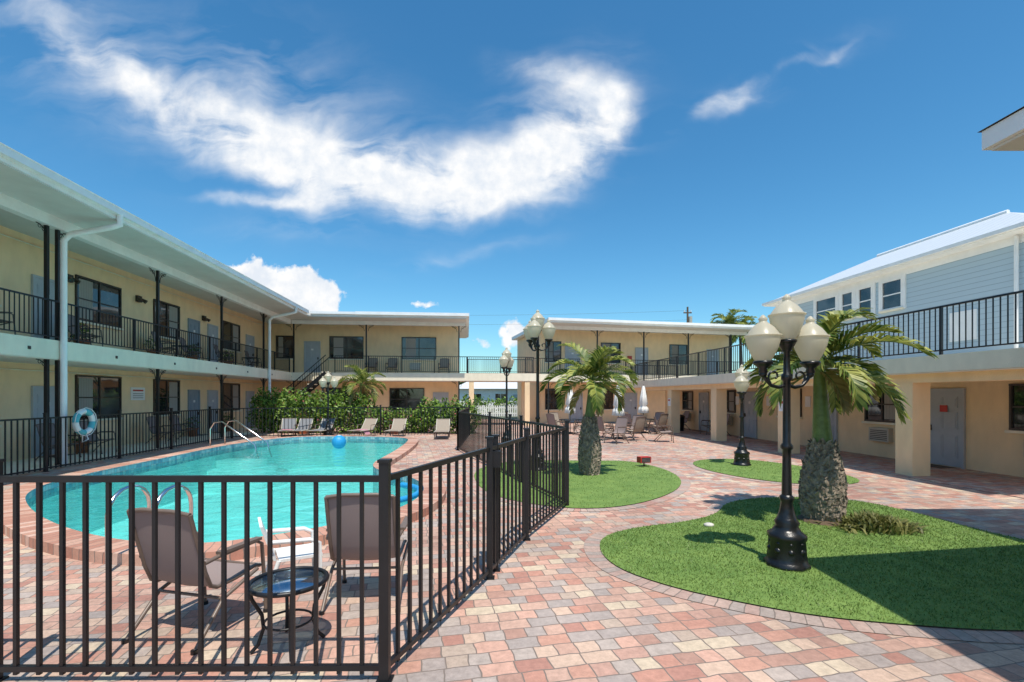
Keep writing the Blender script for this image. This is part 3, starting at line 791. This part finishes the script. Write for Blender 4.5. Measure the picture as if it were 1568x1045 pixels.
def palm(name, loc, rot, r, ht, hs, Ln, n, leafL, lean=(0, 0), dry=3, el1=-.1, shaft=1.0, nl=34):
    mb = MB(name, loc, rot)
    def rad(t): return r * (.80 + .24 * math.sin(math.pi * min(1, t * 1.05 + .08)) - .25 * t ** 3)
    prof = [(r * .78, 0)]
    for i in range(1, 25):
        t = i / 24; prof.append((rad(t) * (1 + (.05 if i % 2 else -.04)), ht * t))
    prof.append((r * .35, ht + .04))
    mb.lathe('trunk', 'husk', prof, n=26)
    for i in range(420):     # boots / fibres
        t = (i + .5) / 420; a = i * 2.39996 + random.uniform(-.2, .2); z = ht * t; rr = rad(t)
        o_ = Vector((math.cos(a), math.sin(a), 0)); s_ = Vector((-math.sin(a), math.cos(a), 0)); c = o_ * rr * .96 + Vector((0, 0, z))
        w_ = random.uniform(.02, .055); hh = random.uniform(.03, .10); jj = random.uniform(-.03, .03)
        mb.add('trunk_scales', 'husk', [c - s_ * w_, c + s_ * w_, c + s_ * (w_ * .3 + jj) + o_ * random.uniform(.02, .06) + Vector((0, 0, hh)), c - s_ * (w_ * .3 - jj) + o_ * .03 + Vector((0, 0, hh * .8)), c + o_ * .045],
               [(0, 1, 4), (1, 2, 4), (2, 3, 4), (3, 0, 4)])
    lx, ly = lean
    st = [(0, r * .52), (.15, r * .46 * shaft), (.4, r * .38 * shaft), (.7, r * .31 * shaft), (1, r * .22 * shaft)]
    mb.tube('crownshaft', 'shaft', [(lx * t, ly * t, ht - .05 + (hs - ht + .05) * t) for t, _ in st], [q for _, q in st], 14)
    fronds(mb, (lx, ly, hs - .02), n, Ln, 1.4, el1, 1.8, leafL, nl)
    if dry: fronds(mb, (lx, ly, hs - .1), dry, Ln * .75, -.2, -.7, 1.0, leafL * .7, 24, 'dryfrond')
    return mb.build()
palm('palm_tree', (4.73, 7.36, 0), 0, .28, 1.2, 2.42, 1.22, 19, .38, (-.06, 0), 3, -.2, nl=34)
palm('palm_tree', (1.88, 11.7, 0), 0, .245, 1.40, 2.32, 1.25, 17, .38, (.05, 0), 3, -.1, nl=32)
palm('palm_tree', (-8.0, 25.6, 0), 2.0, .12, 1.3, 2.5, 1.5, 14, .45)
def tallpalm(loc, h):
    mb = MB('palm_tree', loc)
    mb.tube('trunk', 'bark', [(0, 0, 0), (.1, 0, h * .5), (.0, .1, h)], [.22, .16, .13], 10)
    fronds(mb, (0, .1, h), 18, 2.3, 1.3, -.4, 2.0, .8, 26, 'frond', .05); mb.build()
tallpalm((22.5, 50, 0), 9.3); tallpalm((24.6, 52, 0), 8.9)

# ------------------------------------------------------------------ foliage masses
def clump(mb, pn, mt, blobs, dens, ls):
    for (cx, cy, cz, rx, ry, rz) in blobs:
        n = int(dens * (rx * ry + ry * rz + rx * rz))
        for _ in range(n):
            v = Vector((random.gauss(0, 1), random.gauss(0, 1), random.gauss(0, 1))).normalized()
            r_ = random.uniform(.55, 1.08) * (1 + .18 * math.sin(v.x * 7 + cx * 3) * math.sin(v.z * 6 + cy))
            p = Vector((cx + v.x * rx * r_, cy + v.y * ry * r_, cz + v.z * rz * r_))
            if p.z < .02: p.z = random.uniform(.02, .3)
            a = Vector((random.gauss(0, 1), random.gauss(0, 1), random.gauss(0, 1))).normalized(); b_ = a.orthogonal().normalized()
            l = ls * random.uniform(.6, 1.3)
            mb.add(pn, mt, [p - a * l, p - b_ * l * .4, p + a * l, p + b_ * l * .4], [(0, 1, 2, 3)])
def hedge(name, pts, dens=520, ls=.10, fl=0):
    mb = MB(name); mb.tube('stems', 'bark', [(pts[0][0], pts[0][1], 0), (pts[0][0], pts[0][1], 1.0)], .04, 6)
    for p in pts[1:]: mb.tube('stems', 'bark', [(p[0], p[1], 0), (p[0] + .1, p[1], p[2] + .2)], .03, 6)
    clump(mb, 'leaves', 'hedge', pts, dens, ls)
    if fl: clump(mb, 'flowers', 'flower', pts, fl, .05)
    mb.build()
hedge('hedge', [(-13.0 + .75 * i, 25.2 + random.uniform(-.2, .2), random.uniform(.85, 1.15), .75, .6, random.uniform(.9, 1.3)) for i in range(8)], fl=14)
hedge('hedge', [(-6.9 + .7 * i, 25.0, .6, .6, .5, .7) for i in range(4)], fl=25)
hedge('hedge', [(-4.4 + .7 * i, 24.8 + random.uniform(-.2, .2), .85, .65, .55, random.uniform(.9, 1.1)) for i in range(4)], fl=10)
def potted_plant(x, y, z, s=1.0, fl=True):
    mb = MB('potted_plant', (x, y, z), random.uniform(0, 6), s)
    mb.lathe('pot', 'terracotta', [(0, 0), (.13, 0), (.18, .27), (.20, .27), (.20, .32), (.17, .32), (.16, .29), (0, .29)], n=16)
    clump(mb, 'leaves', 'hedge', [(0, 0, .5, .24, .24, .26)], 900, .05)
    mb.tube('stem', 'bark', [(0, 0, .28), (.02, 0, .55)], .012, 5)
    if fl: clump(mb, 'flowers', 'flower', [(0, 0, .58, .2, .2, .2)], 180, .03)
    mb.build()
for (v, z, f) in ((12.1, ZT, 0), (17.0, ZT, 1), (20.6, ZT, 0), (23.4, ZT, 0), (26.7, ZT, 1), (17.0, .06, 0), (23.4, .06, 1), (26.7, .06, 0)):
    x, y = uv2w(-12.5, v); potted_plant(x, y, z, 1.2, f)
for (x, y) in ((-5.9, 24.4), (-2.5, 24.2), (-10.6, 24.5)): potted_plant(x, y, 0, 1.5, True)
# fern patch by the palm
mb = MB('fern_shrub')
for i in range(1100):
    x = 5.2 + random.gauss(0, .24); y = 6.9 + random.gauss(0, .15); h = random.uniform(.06, .22) * math.exp(-((x - 5.2) / .5) ** 2) + .03; a = random.uniform(0, 6.28)
    c_ = Vector((x, y, .02)); d = Vector((math.cos(a) * .09, math.sin(a) * .09, h)); s_ = Vector((-math.sin(a), math.cos(a), 0)) * .010
    mb.add('leaves', 'ivy', [c_ - s_, c_ + s_, c_ + d * .6 + s_ * 1.4, c_ + d * .6 - s_ * 1.4, c_ + d * 1.0 + Vector((math.cos(a) * .05, math.sin(a) * .05, -.02))], [(0, 1, 2, 3), (3, 2, 4)])
mb.build()
mb = MB('planting_bed')
mb.lathe('soil', 'dirt', [(.36, .02), (.3, .05), (.2, .07), (0, .07)], (4.73, 7.34, 0), 20); mb.build()
# far trees behind the motel
def tree(x, y, h, r):
    mb = MB('tree', (x, y, 0)); mb.tube('trunk', 'bark', [(0, 0, 0), (.2, 0, h * .4), (0, .1, h * .75)], [.3, .22, .1], 8)
    bl = []
    for k in range(9):
        a = random.uniform(0, 6.28); q = random.uniform(.2, .8) * r
        bl.append((q * math.cos(a), q * math.sin(a), h * random.uniform(.5, .85), r * .5, r * .5, r * .38))
        mb.tube('limbs', 'bark', [(0, 0, h * .4), (q * math.cos(a), q * math.sin(a), bl[-1][2])], [.12, .04], 6)
    clump(mb, 'leaves', 'tree', bl, 90, .22); mb.build()
for (x, y, h, r) in [(-7, 66, 3.9, 2.6), (-1, 68, 3.8, 2.6), (4, 66, 4.2, 3.0)]: tree(x, y, h, r)

# neighbour across the street, seen under the bridge
mb = MB('white_cottage', (-.5, 58, 0))
mb.box('walls', 'white', -6, 6, 0, 6, 0, 2.8)
mb.add('roof', 'metalroof', [(-6.6, -.6, 2.8), (6.6, -.6, 2.8), (6.6, 6.6, 2.8), (-6.6, 6.6, 2.8), (-3.5, 3, 4.6), (3.5, 3, 4.6)], [(0, 1, 5, 4), (1, 2, 5), (2, 3, 4, 5), (3, 0, 4)])
for a in (-4.5, -1.5, 2.5): window(mb, 'u', a, a + 1.3, 1, 2.2, 0, -1, 'white')
door(mb, 'u', .7, 1.6, 0, 2.05, 0, -1); mb.build()
hedge('hedge', [(-4 + 1.5 * i, 55.5 + random.uniform(-.3, .3), .8, 1.0, .7, random.uniform(.8, 1.3)) for i in range(6)], 90, .2)
mb = MB('picket_fence', (-1, 44.5, 0))
for i in range(70): mb.box('pickets', 'white', -7 + .2 * i, -6.88 + .2 * i, 0, .03, .05, 1.05)
mb.box('rails', 'white', -7, 7, .031, .07, .3, .38); mb.box('rails', 'white', -7, 7, .031, .07, .8, .88); mb.build()

# utility pole and wires
mb = MB('utility_pole', (21.8, 60, 0))
mb.cyl('pole', 'wood', (0, 0, 0), (0, 0, 13), .16, .11, 10)
mb.box('crossarm', 'wood', -.5, .5, -.06, .06, 12.2, 12.35)
mb.cyl('transformer', 'acgrey', (.35, 0, 10.9), (.35, 0, 11.8), .22, .22, 12)
for k in (-.4, 0, .4): mb.cyl('insulators', 'plastic', (k, 0, 12.35), (k, 0, 12.6), .05)
for dz in (12.55, 11.4):
    pts = []
    for i in range(21):
        t = i / 20; pts.append((-60 * t, 0, dz - 2.4 * t * (1 - t)))
    mb.tube('wires', 'black', pts, .012, 4)
mb.build()

# ------------------------------------------------------------------ furniture
def sling_chair(name, loc, rot, sm='sling'):
    """faces +y; origin at floor under seat"""
    mb = MB(name, loc, rot)
    w = .29
    prof = [(.27, .42), (.20, .435), (0, .405), (-.18, .40), (-.24, .43), (-.29, .55), (-.36, .80), (-.42, 1.02)]
    for sx in (-w, w):
        mb.tube('frame', 'frame', [(sx, y, z) for y, z in prof], .017, 8)
        mb.tube('frame', 'frame', [(sx * 1.13, .30, 0.01), (sx * 1.13, .28, .3), (sx * 1.13, .25, .62), (sx * 1.13, .18, .66), (sx * 1.13, -.2, .65), (sx * 1.08, -.31, .63)], .016, 8)
        mb.tube('frame', 'frame', [(sx * 1.13, .2, .42), (sx * 1.1, -.15, .30), (sx * 1.13, -.42, .01)], .016, 8)
        mb.box('arm_rests', 'frame', sx * 1.13 - .03, sx * 1.13 + .03, -.2, .22, .662, .685)
        mb.cyl('feet', 'black', (sx * 1.13, .30, 0), (sx * 1.13, .30, .03), .024); mb.cyl('feet', 'black', (sx * 1.13, -.42, 0), (sx * 1.13, -.42, .03), .024)
    mb.tube('frame', 'frame', [(-w, .27, .42), (w, .27, .42)], .015, 8); mb.tube('frame', 'frame', [(-w * 1.13, -.15, .30), (w * 1.13, -.15, .30)], .013, 8)
    mb.tube('frame', 'frame', [(-w, -.42, 1.02), (-w * .5, -.43, 1.04), (w * .5, -.43, 1.04), (w, -.42, 1.02)], .017, 8)
    vs, fs = [], []; nx = 8; k = len(prof)
    for j, (y, z) in enumerate(prof):
        for i in range(nx + 1):
            t = i / nx; sag = .022 * math.sin(math.pi * t) * (1 if 0 < j < k - 1 else .2)
            dy, dz = (0, -sag) if j < 4 else (-sag, 0)
            vs.append((-w + 2 * w * t, y + dy, z + dz + .004))
    for j in range(k - 1):
        for i in range(nx): fs.append((j * (nx + 1) + i, j * (nx + 1) + i + 1, (j + 1) * (nx + 1) + i + 1, (j + 1) * (nx + 1) + i))
    mb.add('sling', sm, vs, fs, True)
    return mb.build()
def lounger(loc, rot, sm='greysling', towel=None):
    mb = MB('sun_lounger', loc, rot); w = .3
    prof = [(1.2, .34), (.6, .33), (0, .33), (-.12, .36), (-.55, .82)]
    for sx in (-w, w):
        mb.tube('frame', 'acgrey', [(sx, y, z) for y, z in prof], .022, 8)
        for y in (1.05, .1): mb.tube('frame', 'frame', [(sx, y, .33), (sx, y + .03, .01)], .02, 8)
        mb.tube('frame', 'frame', [(sx, -.35, .6), (sx, -.3, .01)], .018, 8)
        mb.tube('frame', 'frame', [(sx * 1.1, .25, .34), (sx * 1.12, .2, .55), (sx * 1.12, -.2, .56), (sx * 1.1, -.25, .48)], .016, 8)
    mb.tube('frame', 'frame', [(-w, -.55, .82), (w, -.55, .82)], .02, 8); mb.tube('frame', 'frame', [(-w, 1.2, .34), (w, 1.2, .34)], .02, 8)
    vs = [(x, y, z + .008) for (y, z) in prof for x in (-w, w)]
    mb.add('sling', sm, vs, [(2 * i, 2 * i + 1, 2 * i + 3, 2 * i + 2) for i in range(4)])
    if towel:
        mb.add('towel', towel, [(-.22, .9, .36), (.2, .8, .36), (.26, .2, .36), (-.2, .25, .36), (-.38, .7, .12), (-.36, .3, .16)],
               [(0, 1, 2, 3), (0, 3, 5, 4)])
    return mb.build()
def round_table(loc, h, r, mt='tglass', sides=20):
    mb = MB('patio_table', loc)
    mb.lathe('glass_top', mt, [(0, h), (r - .01, h), (r - .01, h - .008), (0, h - .008)], n=32)
    mb.tube('rim', 'black', [(r * math.cos(t * math.pi / 16), r * math.sin(t * math.pi / 16), h - .005) for t in range(32)], .017, 8, True)
    for k in range(4):
        a = k * math.pi / 2 + .5; c_, s_ = math.cos(a), math.sin(a)
        mb.tube('legs', 'black', [(c_ * q * r, s_ * q * r, z * h) for q, z in ((.97, .97), (.9, .8), (.66, .55), (.62, .35), (.75, .12), (.92, .02))], .014, 8)
    mb.tube('brace', 'black', [(.62 * r * math.cos(t * math.pi / 10), .62 * r * math.sin(t * math.pi / 10), h * .4) for t in range(20)], .009, 6, True)
    return mb.build()
sling_chair('patio_chair', (-2.56, 4.05, 0), R(-14))
sling_chair('patio_chair', (-1.36, 4.65, 0), R(4))
round_table((-1.70, 3.68, 0), .50, .275)
# white plastic low chair just behind the table
mb = MB('plastic_chair', (-2.15, 4.85, 0), R(-60), .85)
mb.box('seat', 'plastic', -.24, .24, -.22, .24, .38, .41)
mb.add('backrest', 'plastic', [(-.22, -.24, .4), (.22, -.24, .4), (.24, -.38, .8), (0, -.39, .86), (-.24, -.38, .8), (-.22, -.27, .4), (.22, -.27, .4), (.24, -.41, .8), (0, -.42, .86), (-.24, -.41, .8)],
       [(0, 1, 2, 3, 4), (9, 8, 7, 6, 5), (1, 6, 7, 2), (2, 7, 8, 3), (3, 8, 9, 4), (4, 9, 5, 0), (0, 5, 6, 1)])
for sx in (-.25, .25):
    mb.tube('arms', 'plastic', [(sx, .22, 0), (sx * 1.05, .2, .55), (sx * 1.08, .1, .6), (sx * 1.05, -.32, .62)], .025, 8)
    mb.tube('legs', 'plastic', [(sx, -.22, .4), (sx * 1.1, -.36, 0)], .025, 8)
mb.build()
# loungers along the far pool deck
lounger((-11.2 + .6, 22.9, 0), R(200), 'greysling', 'pink')
lounger((-9.9, 22.9, 0), R(185), 'greysling'); lounger((-8.9, 22.9, 0), R(178), 'greysling')
lounger((-6.9, 22.9, 0), R(170), 'tansling', 'pink'); lounger((-5.4, 22.8, 0), R(180), 'tansling'); lounger((-3.2, 22.3, 0), R(185), 'tansling')
# chairs along left walkway
for v in (15.4, 16.9, 20.2, 21.6):
    x, y = uv2w(-11.9, v); sling_chair('patio_chair', (x, y, .06), BR + R(-90))
for v in (13.2, 16.2, 20.3, 22.1, 24.9, 28.2):
    x, y = uv2w(-11.8, v); sling_chair('patio_chair', (x, y, ZT), BR + R(-80))
for v in (21.2, 27.4):
    x, y = uv2w(-11.8, v); round_table((x, y, ZT), .6, .3)
for u in (-6.2, -4.9, -1.5):
    x, y = uv2w(u, 32.2); sling_chair('patio_chair', (x, y, ZT), BR + R(175), 'tansling')
# dining sets near the rear wing
def umbrella(loc):
    mb = MB('closed_umbrella', loc)
    mb.cyl('pole', 'frame', (0, 0, 0), (0, 0, 2.45), .022)
    mb.lathe('canopy', 'canvas', [(.03, 2.45), (.07, 2.35), (.14, 1.9), (.20, 1.5), (.13, 1.42), (.21, 1.3), (.25, 1.05), (.06, 1.03)], n=24, lobes=6, amp=.2)
    mb.lathe('finial', 'frame', [(0, 2.53), (.03, 2.49), (.03, 2.45), (0, 2.43)], n=8)
    mb.lathe('stand', 'black', [(0, .09), (.1, .09), (.25, .03), (.27, 0)], n=20); mb.build()
for (x, y) in ((4.75, 21.6), (2.95, 24.5), (6.8, 25.0)):
    umbrella((x, y, 0)); mbt = round_table((x, y, 0), .72, .55)
    for k in range(4):
        a = k * math.pi / 2 + .6
        sling_chair('patio_chair', (x + .9 * math.cos(a), y + .9 * math.sin(a), 0), a + math.pi / 2, 'tansling' if k % 2 else 'sling')
for (x, y, r_) in ((4.2, 19.6, 2.2), (6.4, 20.2, 4.5)): sling_chair('patio_chair', (x, y, 0), r_, 'sling')
for v in (22.3, 23.2, 26.5):
    x, y = uv2w(12.1, v); sling_chair('patio_chair', (x, y, .012), BR + R(90))
# trash bin under the right walkway
x, y = uv2w(11.6, 25.5)
mb = MB('trash_bin', (x, y, .012)); mb.lathe('body', 'black', [(0, 0), (.22, 0), (.27, .75), (.29, .76), (.29, .8), (.2, .88), (0, .9)], n=20)
mb.lathe('lid_rim', 'iron', [(.285, .74), (.3, .75), (.3, .79), (.285, .8)], n=20); mb.build()

# pool handrails and ladder
mb = MB('pool_handrail')
for yy in (17.6, 18.5):
    mb.tube('rails', 'chrome', [(-11.0, yy, .0), (-11.0, yy, .7), (-10.85, yy, .95), (-10.55, yy - .02, .98), (-9.9, yy - .1, .55), (-9.3, yy - .15, .15), (-9.1, yy - .2, -.4)], .028, 10)
mb.build()
mb = MB('pool_ladder')
for xx in (-4.35, -3.85):
    pts = [(xx, 5.2, .1)]
    for i in range(9):
        t = math.pi * i / 8; pts.append((xx, 5.5 - .3 * math.cos(t), .62 + .25 * math.sin(t)))
    pts += [(xx, 5.8, -.8)]; mb.tube('rails', 'chrome', pts, .024, 10)
for z in (-.1, -.4, -.7): mb.box('treads', 'plastic', -4.33, -3.87, 5.75, 5.86, z - .02, z + .02)
mb.build()
# beach ball, pool noodle ring
mb = MB('beach_ball', (-6.55, 18.3, .17))
mb.lathe('ball', 'aqua', [(.26 * math.sin(t * math.pi / 14), -.26 * math.cos(t * math.pi / 14)) for t in range(15)], n=24)
mb.lathe('valve_cap', 'plastic', [(0, .266), (.05, .262), (.07, .25)], n=16); mb.build()
mb = MB('pool_noodle', (-2.55, 9.3, .03))
mb.tube('foam', 'aqua', [(.75 * math.cos(t), .9 * math.sin(t), .01) for t in [(-1.6 + i * .22) for i in range(14)]], .055, 8); mb.build()
# small things
mb = MB('flood_light', (3.55, 13.0, 0), .3)
mb.box('housing', 'red', -.16, .16, -.1, .1, .12, .28); mb.box('lens', 'glass', -.13, .13, -.11, -.101, .14, .26); mb.cyl('stake', 'black', (0, 0, 0), (0, 0, .13), .02); mb.build()
for (x, y, s_) in ((2.86, 7.02, .07), ):
    mb = MB('rock', (x, y, .03)); vs = [(s_ * math.sin(t * math.pi / 6), s_ * .5 * -math.cos(t * math.pi / 6)) for t in range(7)]
    mb.lathe('rock', 'rock', vs, n=7, lobes=2, amp=.15); mb.build()

# ------------------------------------------------------------------ world, sun
sun_dir = Vector((-.12, .41, -1)).normalized()
el = math.asin(-sun_dir.z); rotz = math.atan2(-sun_dir.x, -sun_dir.y)
W = bpy.data.worlds.new('World'); S.world = W; W.use_nodes = True
nt = W.node_tree; N, L = nt.nodes, nt.links; N.clear()
out = N.new('ShaderNodeOutputWorld'); bg = N.new('ShaderNodeBackground'); L.new(bg.outputs[0], out.inputs[0])
sky = N.new('ShaderNodeTexSky'); sky.sky_type = 'NISHITA'; sky.sun_disc = False
sky.sun_elevation = el; sky.sun_rotation = rotz; sky.air_density = 1.0; sky.dust_density = .7; sky.ozone_density = 1.8
STR = .15
bg.inputs['Strength'].default_value = STR
def math_(op, a, b_=None, c=None, clamp=False):
    n = N.new('ShaderNodeMath'); n.operation = op; n.use_clamp = clamp
    for i, q in enumerate((a, b_, c)):
        if q is None: continue
        if isinstance(q, (int, float)): n.inputs[i].default_value = q
        else: L.new(q, n.inputs[i])
    return n.outputs[0]
tc = N.new('ShaderNodeTexCoord'); sp = N.new('ShaderNodeSeparateXYZ'); L.new(tc.outputs['Generated'], sp.inputs[0])
yy = math_('MAXIMUM', sp.outputs[1], .06)
qx = math_('DIVIDE', sp.outputs[0], yy); qz = math_('DIVIDE', sp.outputs[2], yy)
cb = N.new('ShaderNodeCombineXYZ'); L.new(qx, cb.inputs[0]); L.new(qz, cb.inputs[1])
def noise(vec, sc, det, rough=.55, dist=0):
    n = N.new('ShaderNodeTexNoise'); n.inputs['Scale'].default_value = sc; n.inputs['Detail'].default_value = det
    n.noise_dimensions = '2D'
    n.inputs['Roughness'].default_value = rough; n.inputs['Distortion'].default_value = dist; L.new(vec, n.inputs['Vector']); return n
def warp(vec, sc, amt, det=3):
    n = noise(vec, sc, det)
    s1 = N.new('ShaderNodeVectorMath'); s1.operation = 'SUBTRACT'; L.new(n.outputs['Color'], s1.inputs[0]); s1.inputs[1].default_value = (.5, .5, .5)
    s2 = N.new('ShaderNodeVectorMath'); s2.operation = 'MULTIPLY_ADD'; L.new(s1.outputs[0], s2.inputs[0]); s2.inputs[1].default_value = (amt, amt, 0); L.new(vec, s2.inputs[2])
    return s2.outputs[0]
w1 = warp(cb.outputs[0], 3.4, .12, 4)
def blobs(vec, lst):
    tot = None
    s_ = N.new('ShaderNodeSeparateXYZ'); L.new(vec, s_.inputs[0])
    X, Y = s_.outputs[0], s_.outputs[1]
    for (x, y, rx, ry, ang, wt) in lst:
        ca, sa = math.cos(R(ang)), math.sin(R(ang))
        u = math_('MULTIPLY_ADD', X, ca / rx, math_('MULTIPLY_ADD', Y, sa / rx, -(ca * x + sa * y) / rx))
        v = math_('MULTIPLY_ADD', X, -sa / ry, math_('MULTIPLY_ADD', Y, ca / ry, -(-sa * x + ca * y) / ry))
        g = math_('MULTIPLY_ADD', u, u, math_('MULTIPLY', v, v))
        g = math_('DIVIDE', wt, math_('POWER', 2.0, math_('MULTIPLY', g, 1.4427)))
        tot = g if tot is None else math_('ADD', tot, g)
    return tot
wispy = blobs(w1, [(-.93, .75, .20, .05, -34, .35), (-.72, .61, .20, .06, -28, .6), (-.50, .52, .18, .08, -24, .9),
                   (-.32, .46, .17, .075, -10, 1.1), (-.13, .435, .15, .06, 4, 1.05), (.02, .475, .13, .07, 30, .85), (.12, .545, .12, .075, 50, .9),
                   (.19, .60, .06, .045, 25, .6), (.06, .665, .11, .035, -20, .4), (-.53, .395, .12, .014, -5, .5), (.47, .62, .08, .022, 24, .6), (.61, .70, .11, .010, 24, .4)])
halo = blobs(w1, [(-.85, .68, .28, .11, -32, .7), (-.50, .60, .20, .12, -32, .7), (-.35, .52, .22, .10, -20, .6), (.0, .50, .20, .09, 20, .6), (.12, .60, .12, .08, 35, .6),
                  (.54, .66, .15, .025, 25, .7), (-.35, .35, .2, .03, 4, .45), (-.12, .28, .15, .015, 14, .35)])
mp = N.new('ShaderNodeMapping'); mp.inputs['Rotation'].default_value = (0, 0, R(36)); mp.inputs['Scale'].default_value = (1.5, 5.5, 1); L.new(w1, mp.inputs['Vector'])
nf = noise(mp.outputs[0], 2.4, 7, .55, .3)
nb = noise(w1, 5.5, 6, .6)
nsum = math_('ADD', math_('MULTIPLY', nf.outputs['Fac'], .5), math_('MULTIPLY', nb.outputs['Fac'], .5))
core = math_('MULTIPLY', wispy, math_('MULTIPLY_ADD', nsum, 3.2, -.72))
a1 = N.new('ShaderNodeMapRange'); a1.interpolation_type = 'SMOOTHSTEP'; a1.inputs['From Min'].default_value = 0.05; a1.inputs['From Max'].default_value = .95
L.new(core, a1.inputs['Value']); a1 = a1.outputs[0]
hz = math_('MULTIPLY', halo, math_('MULTIPLY_ADD', nf.outputs['Fac'], 2.8, -1.1, True), clamp=True)
hz = math_('MULTIPLY', hz, .6)
inv = math_('MULTIPLY', math_('SUBTRACT', 1.0, a1), math_('SUBTRACT', 1.0, hz))
a1 = math_('SUBTRACT', 1.0, inv)
w2 = warp(cb.outputs[0], 13, .07, 5)
cum = blobs(w2, [(-.58, .235, .045, .035, 0, .9), (-.52, .235, .05, .045, 0, 1.1), (-.46, .215, .055, .05, 0, 1.2), (-.41, .205, .045, .045, 0, 1.1), (-.375, .18, .03, .05, 0, 1), (-.18, .185, .03, .011, -8, .6), (.0, .14, .022, .028, 0, .8), (.02, .11, .04, .025, 0, .7),
                 (-.07, .11, .03, .015, 0, .7), (-.3, .12, .12, .015, 0, .25)])
nc = noise(cb.outputs[0], 22, 5, .6)
a2 = math_('MULTIPLY_ADD', math_('ADD', cum, math_('MULTIPLY_ADD', nc.outputs['Fac'], .9, -.45)), 4.0, -1.7, True)
a2 = math_('MULTIPLY', a2, math_('MULTIPLY', cum, 3, clamp=True))
al = math_('MAXIMUM', a1, a2)
al = math_('MULTIPLY', al, math_('GREATER_THAN', sp.outputs[1], .06))
al = math_('MULTIPLY', al, math_('GREATER_THAN', sp.outputs[2], 0.0))
# sky colour trim
tn = N.new('ShaderNodeMixRGB'); tn.blend_type = 'MULTIPLY'; tn.inputs['Fac'].default_value = 1; tn.inputs['Color2'].default_value = (.82, 1.08, 1.12, 1)
L.new(sky.outputs[0], tn.inputs['Color1'])
hs = N.new('ShaderNodeHueSaturation'); hs.inputs['Saturation'].default_value = 1.18; hs.inputs['Value'].default_value = 1.0
L.new(tn.outputs[0], hs.inputs['Color'])
cc = N.new('ShaderNodeMixRGB'); k = 1 / STR; cc.inputs['Color1'].default_value = (.80 * k, .86 * k, .94 * k, 1); cc.inputs['Color2'].default_value = (1.02 * k, 1.02 * k, 1.02 * k, 1)
L.new(math_('MULTIPLY_ADD', nc.outputs['Fac'], 3, -1, True), cc.inputs['Fac'])
mx = N.new('ShaderNodeMixRGB'); L.new(al, mx.inputs['Fac']); L.new(hs.outputs[0], mx.inputs['Color1']); L.new(cc.outputs[0], mx.inputs['Color2'])
L.new(mx.outputs[0], bg.inputs['Color'])

sl = bpy.data.lights.new('sun', 'SUN'); sl.energy = 4.9; sl.angle = R(.5); sl.color = (1, .93, .83)
so = bpy.data.objects.new('sun', sl); S.collection.objects.link(so); so.rotation_euler = sun_dir.to_track_quat('-Z', 'Y').to_euler(); so.location = (0, -10, 30)

cam = bpy.data.cameras.new('camera'); co = bpy.data.objects.new('camera', cam); S.collection.objects.link(co)
cam.sensor_width = 36; cam.lens = 740 / 1568 * 36; cam.shift_y = .054; cam.clip_end = 4000; cam.clip_start = .05
co.location = (0, 0, 1.9); co.rotation_euler = (R(90), 0, 0)
S.camera = co
